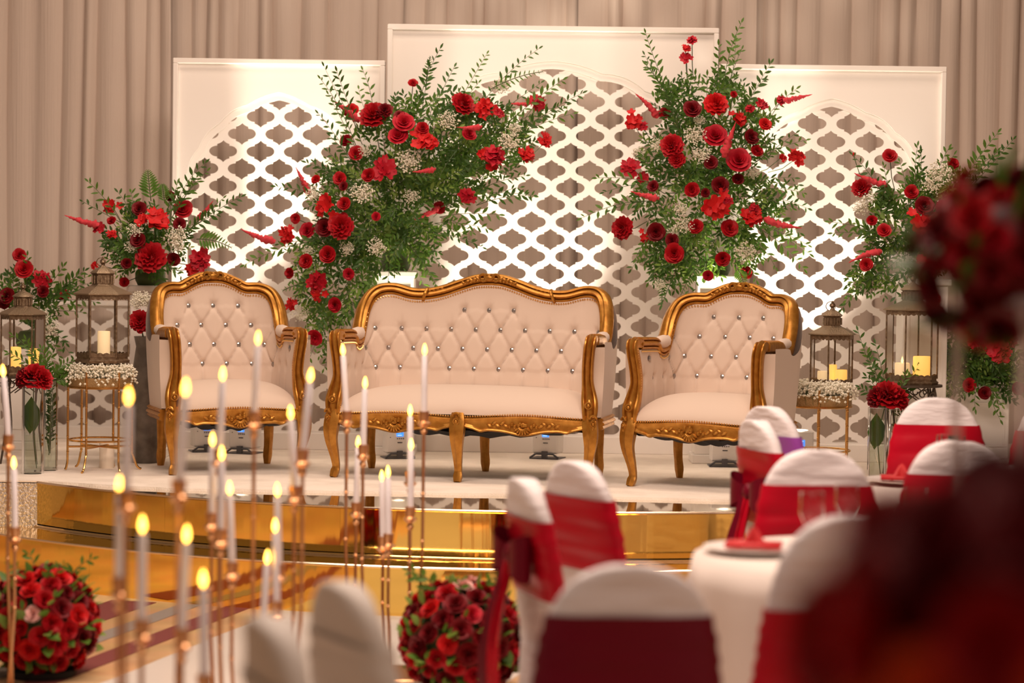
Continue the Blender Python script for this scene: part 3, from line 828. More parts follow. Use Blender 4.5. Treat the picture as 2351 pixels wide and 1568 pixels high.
# ================================================================== flowers and foliage: shared meshes
def petal_ring(b, n, R_, H, hw, curl, ruf=0, base=0.0, tilt=0.0, j=0.12, rs=random):
    for k in range(n):
        ph = 2 * PI * (k + rs.uniform(-j, j)) / n; rr = R_ * rs.uniform(.92, 1.08); HH = H * rs.uniform(.93, 1.07)
        f0 = rs.uniform(0, 6)
        rows = []
        for i in range(5):
            s_ = -1 + .5 * i; row = []
            for q in range(4):
                t_ = q / 3
                r_ = rr * (.22 + .78 * t_ ** .75) + curl * t_ ** 4 * (1 - .3 * s_ * s_)
                r_ += ruf * math.sin(s_ * 5 + f0) * t_ ** 2
                z_ = base + HH * (t_ * (1 - .26 * s_ * s_)) - curl * .55 * t_ ** 6
                a_ = ph + s_ * hw * (.55 + .45 * math.sin(PI * min(1, t_ * .75 + .1)))
                row.append((r_ * math.cos(a_), r_ * math.sin(a_), z_))
            rows.append(row)
        b.grid(rows)
def rose_mesh(seed, m_, openk=1.0):
    rs = random.Random(seed); b = MB()
    petal_ring(b, 3, .16, .62, 1.25, .01, base=.12, rs=rs)
    petal_ring(b, 3, .30, .66, 1.15, .03, base=.06, rs=rs)
    petal_ring(b, 4, .48, .64, 1.0, .07 * openk, base=.0, rs=rs)
    petal_ring(b, 5, .66 * openk, .60, .85, .12 * openk, base=-.04, rs=rs)
    petal_ring(b, 6, .82 * openk, .50, .78, .18 * openk, base=-.10, rs=rs)
    b.lathe([(.0, -.22), (.2, -.16), (.3, -.02), (.2, .1), (0, .12)], (0, 0, 0), 8)
    me = b.mesh('rose', True); me.materials.append(m_); return me
def peony_mesh(seed, m_):
    rs = random.Random(seed); b = MB()
    petal_ring(b, 4, .16, .80, 1.0, .06, .05, .1, rs=rs, j=.3); petal_ring(b, 6, .34, .78, .72, .08, .07, .05, rs=rs, j=.3)
    petal_ring(b, 8, .54, .66, .62, .10, .08, 0, rs=rs, j=.3); petal_ring(b, 9, .74, .50, .58, .12, .09, -.05, rs=rs, j=.3)
    petal_ring(b, 9, .90, .28, .58, .12, .09, -.10, rs=rs, j=.3)
    b.lathe([(.0, -.24), (.25, -.16), (.4, -.02), (.2, .2), (0, .25)], (0, 0, 0), 8)
    me = b.mesh('ruffled_bloom', True); me.materials.append(m_); return me
def blossom(b, c, nrm, r_, rs):
    q = Vector(nrm).to_track_quat('Z', 'Y')
    for k in range(5):
        a = 2 * PI * k / 5 + rs.uniform(-.15, .15); rows = []
        for i in range(3):
            s_ = i - 1; row = []
            for t_ in (0, .55, 1.0):
                w_ = (.16, .42, .22)[(0, .55, 1.0).index(t_)] * s_
                lx = t_ * r_; row.append(Vector(c) + q @ Vector((lx * math.cos(a) - w_ * r_ * math.sin(a), lx * math.sin(a) + w_ * r_ * math.cos(a), r_ * (.30 * t_ * t_ * (1 if rs.random() < .8 else -.3) + .1 * abs(s_) * t_))))
            rows.append(row)
        b.grid(rows)
def cluster_mesh(seed, m_, n=7):
    rs = random.Random(seed); b = MB()
    for k in range(n):
        a = rs.uniform(0, 2 * PI); r_ = rs.uniform(.1, .85) if k else 0
        c = Vector((r_ * math.cos(a) * 1.0, r_ * math.sin(a) * .75, rs.uniform(0, .35) * (1 - r_)))
        blossom(b, c, (c.x * .8 + rs.uniform(-.4, .4), c.y * .8 + rs.uniform(-.4, .4), 1), rs.uniform(.40, .55), rs)
        b.tube([c, (c.x * .3, c.y * .3, -.5)], .02, 4, cap=False)
    me = b.mesh('blossom_cluster', True); me.materials.append(m_); return me
def spike_mesh(seed):
    rs = random.Random(seed); b = MB(); rows = []
    for i in range(29):
        t_ = i / 28; r_ = .105 * (1 - t_) ** .75 * min(1, .35 + t_ * 5)
        row = []
        for k in range(9):
            a = 2 * PI * k / 9; q = r_ * (1 + rs.uniform(-.5, .6)); row.append((q * math.cos(a) + .05 * math.sin(t_ * 3), q * math.sin(a), t_))
        rows.append(row)
    b.grid(rows, closed_v=True); me = b.mesh('flower_spike', True); me.materials.append(M_SPIKE); return me
def gyp_mesh(seed, n=150):
    rs = random.Random(seed); b = MB(); 
    for k in range(n):
        v = Vector((rs.gauss(0, 1), rs.gauss(0, 1), rs.gauss(0, 1))).normalized() * rs.random() ** .45
        v.z = v.z * .6 + .2
        b.octa(v, rs.uniform(.06, .10))
        if k % 3 == 0: b.tube([v, v * .2 + Vector((0, 0, -.5))], .008, 3, cap=False)
    me = b.mesh('gypsophila', True); me.materials.append(M_GYP); return me
def leaf_verts(L_=1.0, W_=.17):
    vs = [(0, 0, 0), (.28, W_ * .8, .03), (.55, W_, .045), (.82, W_ * .55, .02), (1, 0, -.03), (.82, -W_ * .55, .02), (.55, -W_, .045), (.28, -W_ * .8, .03), (.35, 0, -.015), (.7, 0, -.015)]
    fs = [(0, 8, 1), (1, 8, 9, 2), (2, 9, 3), (3, 9, 4), (0, 7, 8), (7, 6, 9, 8), (6, 5, 9), (5, 4, 9)]
    return vs, fs
LV, LF = leaf_verts()
LEAF_ME = []
for k_, m_ in enumerate(LEAVES):
    b = MB(); b.add(LV, LF); me = b.mesh('leaf', True); me.materials.append(m_); LEAF_ME.append(me)
ROSE = {k: [rose_mesh(100 + 10 * k + i, REDS[k], (1.0, .85, 1.1)[i]) for i in range(3)] for k in range(4)}
ROSE[4] = [rose_mesh(160, M_PINK)]; ROSE[5] = [rose_mesh(170, M_ORNG)]
PEONY = {k: [peony_mesh(200 + 10 * k + i, REDS[k]) for i in range(2)] for k in range(3)}
CLUST = [cluster_mesh(300 + i, REDS[2] if i < 2 else REDS[3]) for i in range(3)]
SPIKE = [spike_mesh(400 + i) for i in range(2)]
GYP = [gyp_mesh(500 + i) for i in range(3)]
def put(name, me, parent, p, direction, scale, roll=None, label=None):
    o = link(name, me, None, parent, Vector(p) - Vector(parent.location))
    q = Vector(direction).normalized().to_track_quat('Z', 'Y')
    o.rotation_mode = 'QUATERNION'
    from mathutils import Quaternion
    o.rotation_quaternion = q @ Quaternion((0, 0, 1), U(0, 2 * PI) if roll is None else roll)
    o.scale = (scale, scale, scale) if not hasattr(scale, '__len__') else scale
    return o
def leaf_matrix(p, d, up, size, wid=1.0):
    x = Vector(d).normalized(); z = Vector(up); z = (z - x * z.dot(x)).normalized(); y = z.cross(x)
    return Matrix(((x.x * size, y.x * size * wid, z.x * size, p.x), (x.y * size, y.y * size * wid, z.y * size, p.y), (x.z * size, y.z * size * wid, z.z * size, p.z), (0, 0, 0, 1)))
def branch_leaves(pts, n, size, rs=random):
    """leaf transforms along a stem"""
    out = []; L_ = len(pts) - 1
    for k in range(n):
        t_ = .12 + .88 * (k + .5) / n; f = t_ * L_; i = min(int(f), L_ - 1); p = pts[i].lerp(pts[i + 1], f - i)
        T = (pts[i + 1] - pts[i]).normalized()
        a = Vector((rs.uniform(-1, 1), rs.uniform(-1, .3), rs.uniform(-1, 1))); sd = T.cross(Vector((0, -1, 0))); sd = sd.normalized() if sd.length > .1 else Vector((1, 0, 0))
        d = T * rs.uniform(.5, .9) + sd * (1 if k % 2 else -1) * rs.uniform(.6, 1.0) + Vector((0, rs.uniform(-.5, .2), rs.uniform(-.25, .2)))
        up = Vector((rs.uniform(-.5, .5), -1, rs.uniform(.0, .8)))
        out.append(leaf_matrix(p, d, up, size * rs.uniform(.75, 1.15) * (1 - .35 * max(0, t_ - .6) / .4), rs.uniform(.8, 1.15)))
    out.append(leaf_matrix(pts[-1], pts[-1] - pts[-2], (0, -1, .3), size * .7))
    return out
def spray(parent, p0, p1, n=12, size=.05, sag=.03, lk=1, singles=True, name='leaf_branch', stem=None):
    """a leafy branch as a part with its leaves as sub-parts"""
    p0, p1 = Vector(p0), Vector(p1); d = p1 - p0
    mid = (p0 + p1) / 2 + Vector((U(-.1, .1), U(-.1, .1), sag + U(-.02, .04))) * max(.3, d.length)
    pts = bez(p0, mid, p1, 8); org = Vector(parent.location)
    b = MB(); b.tube([p - org for p in pts], [.0022 - .0012 * i / 8 for i in range(9)], 4)
    br = part(name, b, M_STEM, parent)
    ms = branch_leaves(pts, n, size)
    if singles:
        for M_ in ms:
            o = link('leaf', LEAF_ME[lk], None, br); M2 = M_.copy(); M2.translation -= org; o.matrix_local = M2
    else:
        b = MB()
        for M_ in ms: b.add([M_ @ Vector(v) - org for v in LV], LF)
        part('leaves', b, LEAVES[lk], br)['kind'] = 'stuff'
    return br
def fern(parent, p0, p1, wid=.12, n=11):
    p0, p1 = Vector(p0), Vector(p1); org = Vector(parent.location); pts = bez(p0, (p0 + p1) / 2 + Vector((0, -.03, .03)), p1, n)
    b = MB(); b.tube([p - org for p in pts], .0025, 4); br = part('fern_frond', b, M_STEM, parent)
    b = MB(); T = (p1 - p0).normalized(); sd = T.cross(Vector((0, -1, 0))).normalized()
    for i in range(1, n + 1):
        w_ = wid * (1 - i / (n + 1)) ** .8 * min(1, .5 + i * .2)
        for s_ in (-1, 1):
            d = sd * s_ * .9 + T * .55 + Vector((0, U(-.2, .1), 0)); M_ = leaf_matrix(pts[i], d, (0, -1, .2), w_, .75)
            b.add([M_ @ Vector(v) - org for v in LV], LF)
    part('leaflets', b, M_FERN, br)['kind'] = 'stuff'

def arrangement(name, label, base, Y, cpx, conv, roses, peonies, clusters, spikes, gyps, tips, blobs, ferns=(), bulge=.30, dens=1.0, leafsize=.05, group='red rose and greenery arrangements', core=True):
    """conv maps crop pixels to photo pixels; flowers sit on the camera-facing side of a rounded mass of foliage"""
    t = thing(name, base, label, 'flowers', group)
    sc = conv(1, 0)[0] - conv(0, 0)[0]
    k = F / Y
    cx, cy = conv(*cpx)
    def front(px, py):
        best = 0
        for (bx, by, rx, ry) in blobs:
            qx, qy = conv(bx, by); d2 = ((px - qx) / (rx * sc)) ** 2 + ((py - qy) / (ry * sc)) ** 2
            if d2 < 1: best = max(best, math.sqrt(1 - d2))
        return best
    def P(X, Yp, extra=0.0):
        px, py = conv(X, Yp); f = front(px, py); return at(px, py, Y - bulge * f - extra)
    C = at(cx, cy, Y)
    def outward(p): 
        d = p - C; return Vector((d.x * .9, -.95 + U(-.15, .15), d.z * .7 + .22))
    def addf(nm, me, X, Yp, dia, extra=.03, sc_=1.0):
        p = P(X, Yp, extra); r_ = dia * sc / 2 / k * sc_; o = put(nm, me, t, p, outward(p) + Vector((U(-.15, .15), 0, U(-.15, .15))), r_)
        return p
    stems = []
    for X, Yp, dia, *kk in roses:
        kx = kk[0] if kk else random.choice((1, 1, 1, 3)); stems.append(addf('rose', random.choice(ROSE[kx]), X, Yp, dia, sc_=1.03))
    for X, Yp, dia, *kk in peonies: stems.append(addf('ruffled_bloom', random.choice(PEONY[kk[0] if kk else 1]), X, Yp, dia, sc_=1.08))
    for X, Yp, dia in clusters: stems.append(addf('blossom_cluster', random.choice(CLUST), X, Yp, dia, sc_=1.22))
    for x0, y0, x1, y1 in spikes:
        a, c = P(x0, y0, .05), P(x1, y1, .05); c.y = a.y - U(-.03, .08); d = c - a
        put('flower_spike', random.choice(SPIKE), t, a, d, d.length)
    for X, Yp, dia in gyps:
        p = P(X, Yp, .035); o = put('gypsophila', random.choice(GYP), t, p, (0, -.8, .6), dia * sc / 2 / k); o['kind'] = 'stuff'
    # outlying sprays, each leaf a piece of its own
    lk = 0
    for X, Yp, *o_ in tips:
        px, py = conv(X, Yp); f0 = o_[0] if o_ else .45
        tip = at(px, py, Y - U(-.10, .22)); st = at(cx + (px - cx) * f0, cy + (py - cy) * f0, Y - .10)
        L_ = (tip - st).length; spray(t, st, tip, max(6, int(L_ / .026)), leafsize * U(.9, 1.15), sag=.10, lk=random.choice((0, 0, 1, 1)))
        # companion twig
        tip2 = tip + Vector((U(-.10, .10), U(-.1, .1), U(-.10, .08))) + (st - tip) * U(.15, .35)
        spray(t, st, tip2, max(5, int(L_ / .04)), leafsize * U(.8, 1.05), sag=.06, lk=random.choice((0, 1)), singles=False)
    for x0, y0, x1, y1, wd in ferns:
        px, py = conv(x1, y1); fern(t, at(*conv(x0, y0), Y - .06), at(px, py, Y - .1), wd)
    # inner foliage mass: many short leafy twigs, too dense to tell apart
    bs = [MB(), MB(), MB()]; sm = MB(); org = Vector(base)
    for (bx, by, rx, ry) in blobs:
        n = int(dens * 0.0085 * rx * ry * sc * sc)
        for q in range(n):
            a = U(0, 2 * PI); r_ = R() ** .5
            X, Yp = bx + rx * r_ * math.cos(a) * 1.04, by + ry * r_ * math.sin(a) * 1.04
            px, py = conv(X, Yp); f = front(px, py)
            dep = Y - bulge * f * U(-.5, 1.0)
            tip = at(px, py, dep); dirv = (tip - at(cx, cy, Y + .1)); dirv = dirv.normalized() if dirv.length > .05 else Vector((0, -1, 0))
            st = tip - (dirv * .7 + Vector((U(-.5, .5), U(-.2, .5), U(-.6, .4)))).normalized() * U(.10, .17)
            pts = bez(st, (st + tip) / 2 + Vector((0, 0, .02)), tip, 4)
            ki = random.choice((0, 0, 0, 1, 1, 2)) if by < 900 else random.choice((0, 0, 1, 1, 2))
            for M_ in branch_leaves(pts, 7, leafsize * U(.8, 1.1)): bs[ki].add([M_ @ Vector(v) - org for v in LV], LF)
            if q % 2 == 0: sm.tube([p - org for p in pts], .0018, 3, cap=False)
    for kx in range(3):
        if bs[kx].v: part('foliage', bs[kx], LEAVES[kx], t)['kind'] = 'stuff'
    for p in stems:
        e_ = p + (C - p).normalized() * min(.16, (C - p).length) + Vector((0, .12, -.03)); sm.tube([p - org, (p + e_) / 2 - org + Vector((0, .02, -.02)), e_ - org], .0025, 4, cap=False)
    part('stems', sm, M_STEM, t)['kind'] = 'stuff'
    if core:   # floral foam bowl holding the stems
        b = MB(); b.lathe([(.0, 0), (.07, 0), (.085, .03), (.085, .07), (.06, .10), (0, .11)], (0, 0, 0), 14); part('foam_bowl', b, M_STEM, t)
    return t
def conv6(X, Y_): return 540 + X / 2.01, 80 + Y_ / 2.01
def conv7(X, Y_): return 1320 + X / 2.305, 40 + Y_ / 2.305
def conv4(X, Y_): return X / 2.0625, 360 + Y_ / 2.0625
def conv5(X, Y_): return 1780 + X / 1.96, 280 + Y_ / 1.96

arrangement('flower_arrangement', 'sweeping red rose and greenery arrangement between left armchair and loveseat', (PED2.x, 13.87, PED2.z), 13.62, (720, 850), conv6,
    [(778, 408, 90, 3), (752, 470, 85, 3), (865, 432, 70), (618, 650, 75, 1), (483, 665, 60, 1), (515, 492, 75), (558, 548, 65, 1), (1078, 462, 62, 3), (820, 225, 45), (505, 780, 65, 1), (335, 905, 70, 3), (415, 890, 85, 0), (430, 1015, 92, 1), (330, 1045, 65), (255, 1100, 60), (525, 1103, 50), (465, 1245, 85, 3), (370, 1395, 70, 3), (650, 840, 52, 3), (280, 848, 46), (375, 670, 55, 2), (940, 800, 55, 1), (535, 355, 75, 2), (760, 380, 60, 0), (500, 700, 45, 0)],
    [(640, 375, 125), (1050, 320, 105), (490, 885, 112), (690, 350, 70, 0)],
    [(1150, 335, 120), (1385, 320, 100), (870, 490, 125), (690, 625, 125), (1195, 560, 110), (1185, 600, 80), (1340, 560, 90), (430, 790, 105), (380, 1140, 105), (245, 930, 95), (1070, 745, 85), (260, 1250, 65), (1430, 495, 85), (1215, 360, 55), (1140, 545, 55), (385, 1190, 70), (910, 500, 80)],
    [(575, 400, 445, 300), (1360, 318, 1262, 318), (1140, 425, 1020, 425), (925, 620, 820, 635), (945, 795, 800, 855), (345, 740, 280, 610), (185, 955, 25, 895)],
    [(985, 400, 105), (800, 590, 130), (585, 735, 115), (815, 750, 80), (1265, 500, 110), (365, 740, 90), (650, 985, 100), (515, 990, 75), (335, 1000, 60), (300, 1290, 90), (1230, 240, 90), (600, 540, 70), (1290, 440, 70)],
    [(395, 205), (385, 365), (945, 65), (1010, 150), (1160, 90), (1400, 65), (1600, 270, .6), (1510, 340, .6), (1375, 745, .6), (1340, 650, .6), (1215, 830), (1140, 980), (190, 700), (330, 590), (45, 1060), (340, 1500, .5), (410, 1540, .5), (950, 1060), (930, 1160), (880, 1180, .35), (430, 540), (1165, 895), (860, 1050), (1510, 210, .6), (470, 170, .6), (590, 165, .6), (1050, 700, .3), (700, 1190, .3), (1180, 740, .5), (480, 1090, .4), (230, 1000, .5)],
    [(900, 480, 330, 230), (600, 800, 260, 270), (450, 1130, 190, 210), (380, 1400, 60, 120), (1180, 480, 210, 160), (760, 950, 200, 140), (1000, 640, 180, 150)],
    [(1180, 250, 1420, 170, .06), (540, 960, 340, 1000, .07), (420, 1130, 220, 1180, .08), (640, 900, 840, 1000, .07), (880, 250, 900, 100, .05)], dens=1.25)
arrangement('flower_arrangement', 'tall oval red rose and greenery arrangement above the armchair on the right', (PED3.x, 13.6, PED3.z), 13.42, (690, 900), conv7,
    [(622, 490, 98, 0), (742, 632, 118, 3), (865, 760, 122, 3), (475, 510, 72, 1), (618, 912, 92, 1), (770, 890, 92, 0), (930, 635, 82, 0), (962, 708, 78, 1), (860, 860, 76, 0), (415, 895, 60, 0), (640, 1110, 92, 1), (815, 1118, 88, 1), (527, 1250, 108, 1), (780, 1275, 92, 1), (705, 1365, 70, 3), (515, 1180, 72, 0), (840, 410, 46), (1005, 568, 66, 2), (905, 1350, 62), (430, 1135, 92, 0), (720, 770, 70, 0), (690, 930, 60, 0)],
    [(745, 462, 118, 2), (515, 680, 120), (540, 750, 84), (255, 1115, 115)],
    [(300, 545, 95), (360, 578, 65), (300, 800, 120), (360, 855, 75), (590, 220, 80), (620, 125, 65), (585, 165, 50), (740, 985, 140), (930, 1065, 125), (985, 460, 75), (925, 485, 55), (1180, 740, 100), (1095, 740, 50), (860, 540, 85), (1090, 440, 60), (365, 1160, 65), (805, 970, 65), (945, 1010, 60)],
    [(440, 530, 315, 405), (445, 960, 280, 925), (785, 740, 835, 560), (1000, 1065, 1180, 1115), (1100, 440, 1260, 405)],
    [(640, 630, 130), (670, 730, 105), (430, 680, 85), (580, 1100, 115), (900, 1250, 135), (450, 1420, 75), (340, 720, 85), (940, 830, 75), (560, 1020, 85), (660, 550, 70), (520, 1140, 70)],
    [(375, 85), (370, 200), (380, 255), (880, 30), (850, 120), (760, 150), (1035, 245), (1000, 330), (1170, 380), (1220, 650), (1080, 640), (1160, 850), (1210, 930), (1230, 1010), (1210, 1330), (1240, 1250), (120, 850), (40, 1060), (300, 1330), (390, 1400), (460, 1520), (600, 1460), (960, 1390), (440, 340), (1150, 1010), (1190, 1140), (360, 600), (1060, 1320), (560, 1420, .5), (700, 310, .5), (500, 420, .5)],
    [(700, 450, 240, 170), (690, 720, 350, 220), (700, 1000, 390, 230), (650, 1250, 340, 130), (560, 1370, 170, 80), (980, 560, 120, 120)],
    [(640, 1330, 560, 1470, .06), (860, 1330, 900, 1440, .06), (460, 1380, 460, 1530, .05)], dens=1.0)
arrangement('flower_arrangement', 'small red rose arrangement with a fern above the left armchair', (PED1.x, 13.5, PED1.z), 13.4, (700, 470), conv4,
    [(805, 188, 62, 0), (865, 250, 88, 1), (660, 248, 68, 0), (590, 595, 56, 1), (655, 395, 72, 0), (820, 487, 78, 0), (600, 505, 62, 0), (530, 305, 52, 1), (850, 320, 62, 0)],
    [(715, 480, 135, 1)],
    [(530, 230, 80), (730, 310, 125), (945, 485, 115), (470, 340, 62), (525, 370, 52), (450, 510, 42), (900, 530, 70), (680, 300, 60)],
    [(470, 325, 305, 275), (935, 300, 1015, 205)],
    [(640, 350, 85), (830, 380, 115), (620, 430, 70), (840, 430, 70)],
    [(420, 120), (560, 170), (970, 30), (930, 100), (1140, 190), (1030, 270), (840, 130), (620, 170), (540, 480), (760, 600, .3), (560, 420), (880, 590, .3)],
    [(700, 380, 210, 160), (660, 510, 150, 80)],
    [(715, 210, 700, 65, .09), (930, 390, 1095, 430, .08), (780, 220, 770, 130, .06)], bulge=.22, dens=1.35)
arrangement('flower_arrangement', 'red rose and greenery arrangement above the large lantern', (PED4.x, 13.3, PED4.z), 13.2, (640, 560), conv5,
    [(515, 155, 62, 1), (800, 190, 64, 1), (612, 318, 68, 1), (435, 443, 56, 1), (490, 490, 60, 1), (410, 642, 56, 1), (715, 795, 62, 1), (670, 380, 84, 0), (755, 390, 72, 0)],
    [(388, 297, 84)],
    [(640, 455, 105), (725, 450, 110), (720, 525, 75), (665, 620, 55), (350, 145, 18)],
    [(505, 285, 345, 230), (480, 580, 315, 635)],
    [(735, 240, 135), (410, 350, 105), (820, 400, 95), (590, 630, 95), (385, 390, 85), (700, 290, 90)],
    [(1070, 80), (920, 150), (640, 110), (350, 150), (260, 500), (250, 450), (300, 840), (490, 790), (780, 120), (560, 180), (860, 240), (330, 700), (540, 800), (1000, 50), (320, 800), (880, 520), (840, 620)],
    [(610, 450, 230, 190), (440, 690, 130, 80), (740, 330, 130, 150), (720, 560, 160, 120)],
    [(620, 560, 560, 640, .05)], bulge=.25, dens=1.3)
arrangement('flower_arrangement', 'low red rose and vine arrangement behind the far left lantern', (PED5.x, 13.9, PED5.z), 13.75, (130, 760), conv4,
    [(92, 468, 62, 1), (115, 535, 84, 1), (35, 660, 74, 0), (305, 655, 52, 1), (205, 640, 68, 0), (20, 690, 60, 0)], [],
    [(195, 580, 95), (205, 610, 60)], [], [(230, 820, 110), (200, 760, 80)],
    [(300, 520), (400, 540), (420, 600), (330, 620), (20, 600), (240, 900), (250, 780), (310, 880), (130, 470), (360, 700), (380, 560), (280, 950), (340, 640)],
    [(110, 630, 110, 130), (200, 720, 90, 110)], bulge=.2, dens=1.1)
GR = at(2240, 850, 13.4)
PED6 = pedestal(2255, 880, 13.55, 120, 'white square pedestal under the greenery at the right edge')
arrangement('flower_arrangement', 'trailing greenery and red blossoms right of the large lantern', (PED6.x, 13.55, PED6.z), 13.4, (930, 1120), conv5,
    [(870, 1185, 75, 1), (940, 1220, 60, 0), (1090, 1200, 70, 0)], [],
    [(895, 985, 70), (1005, 1030, 120), (1060, 985, 70), (960, 1000, 60)], [], [(1000, 930, 130), (930, 900, 70)],
    [(760, 930), (770, 1050), (780, 1180), (830, 1240), (900, 1290), (1010, 1300), (1100, 1150), (850, 900), (800, 880)],
    [(830, 1070, 100, 170), (1020, 1130, 130, 150)], bulge=.2, dens=2.2)

# ================================================================== lanterns, stands, vases
def lantern(px, Y, ybase, yroof, ytop, wroof_px, label, nside=6, rot=0.0, candles=(), round_=False):
    """hexagonal glazed lantern with punched metal roof; sits at pixel row ybase"""
    k = F / Y; base = at(px, ybase, Y); zr = at(px, yroof, Y).z - base.z; zt = at(px, ytop, Y).z - base.z; rr = wroof_px / 2 / k
    t = thing('lantern', base, label, 'lantern', 'bronze glazed lanterns', rot)
    n = nside; rb_ = rr * .88
    b = MB(); b.lathe([(0, 0), (rb_ * 1.04, 0), (rb_ * 1.06, .012), (rb_ * .98, .02), (rb_ * .98, .03), (0, .03)], (0, 0, 0), n); part('base', b, M_BRONZE, t, sharp=25)
    b = MB(); 
    for i in range(n):   # scalloped gallery above the base
        a0, a1 = 2 * PI * i / n, 2 * PI * (i + 1) / n; p0 = Vector((rb_ * math.cos(a0), rb_ * math.sin(a0), .03)); p1 = Vector((rb_ * math.cos(a1), rb_ * math.sin(a1), .03))
        rows = [[p0.lerp(p1, q / 16), p0.lerp(p1, q / 16) + Vector((0, 0, .018 + .007 * abs(math.sin(q * PI / 4))))] for q in range(17)]; b.grid(rows)
    part('gallery', b, M_BRONZE, t)
    for i in range(n):
        a0 = 2 * PI * i / n; x, y = rb_ * math.cos(a0), rb_ * math.sin(a0)
        b = MB(); b.tube([(x, y, .03), (x, y, zr)], .0048, 6); part('post', b, M_BRONZE, t)
        a1 = 2 * PI * (i + 1) / n; x1, y1 = rb_ * math.cos(a1), rb_ * math.sin(a1); f = .985
        b = MB(); b.add([(x * f, y * f, .03), (x1 * f, y1 * f, .03), (x1 * f, y1 * f, zr), (x * f, y * f, zr)], [(0, 1, 2, 3)]); part('pane', b, M_GLASS, t, smooth=False)
    b = MB()
    for i in range(n):   # scalloped valance under the roof
        a0, a1 = 2 * PI * i / n, 2 * PI * (i + 1) / n; p0 = Vector((rb_ * 1.02 * math.cos(a0), rb_ * 1.02 * math.sin(a0), zr)); p1 = Vector((rb_ * 1.02 * math.cos(a1), rb_ * 1.02 * math.sin(a1), zr))
        rows = [[p0.lerp(p1, q / 20), p0.lerp(p1, q / 20) - Vector((0, 0, .020 + .008 * abs(math.sin(q * PI / 4))))] for q in range(21)]; b.grid(rows)
    part('valance', b, M_BRONZE, t)
    hn = (zt - zr)
    b = MB(); b.lathe([(rb_, zr - .004), (rr * 1.0, zr), (rr * 1.0, zr + .005), (rr * .82, zr + hn * .10), (rr * .55, zr + hn * .19), (rr * .40, zr + hn * .24), (rr * .38, zr + hn * .26)], (0, 0, 0), n); part('roof', b, M_ROOFB, t, sharp=25)
    b = MB(); b.lathe([(rr * .36, zr + hn * .25), (rr * .36, zr + hn * .52), (rr * .40, zr + hn * .53), (rr * .40, zr + hn * .56)], (0, 0, 0), n if not round_ else 16); nk = part('chimney', b, M_BRONZE, t, sharp=25)
    b = MB()
    for i in range(18):
        a0 = 2 * PI * i / 18; b.box(-.0018, .0018, -.0018, .0018, zr + hn * .29, zr + hn * .49)
        b.v[-8:] = [(x + rr * .375 * math.cos(a0), y + rr * .375 * math.sin(a0), z) for x, y, z in b.v[-8:]]
    part('vent_bars', b, M_ROOFB, nk, smooth=False)['kind'] = 'stuff'
    b = MB(); b.lathe([(rr * .44, zr + hn * .555), (rr * .42, zr + hn * .58), (rr * .28, zr + hn * .66), (rr * .12, zr + hn * .72), (rr * .08, zr + hn * .76)], (0, 0, 0), n if not round_ else 16); part('cap', b, M_ROOFB, t, sharp=25)
    b = MB(); b.lathe([(.0, zr + hn * .72), (.010, zr + hn * .74), (.008, zr + hn * .78), (.017, zr + hn * .84), (.014, zr + hn * .90), (.006, zr + hn * .93), (.008, zr + hn * .96), (0, zr + hn)], (0, 0, 0), 12); part('finial', b, M_BRONZE, t)
    b = MB(); b.torus((-.012, -.004, zr + hn * .83), .024, .0022, (.5, 1, .1), 20, 5); part('ring_handle', b, M_BRONZE, t)
    return t, base
def pillar(x, y, z, r_, h_, lab, m_, flame=False, grp='pillar candles in the lanterns'):
    t = thing('pillar_candle', (x, y, z), lab, 'candle', grp)
    b = MB(); b.lathe([(0, 0), (r_ * .97, 0), (r_, .006), (r_, h_ - .008), (r_ * .95, h_), (r_ * .78, h_ - .004), (r_ * .6, h_ - .018), (0, h_ - .022)], (0, 0, 0), 20); part('wax', b, m_, t, sharp=50)
    b = MB(); b.tube([(0, 0, h_ - .024), (.001, 0, h_ - .004)], .0015, 5); part('wick', b, M_BLACK, t)
    if flame:
        b = MB(); b.lathe([(0, h_ - .006), (.005, h_ + .002), (.0065, h_ + .010), (.004, h_ + .022), (0, h_ + .034)], (0, 0, 0), 10); part('flame', b, M_FLAME, t)
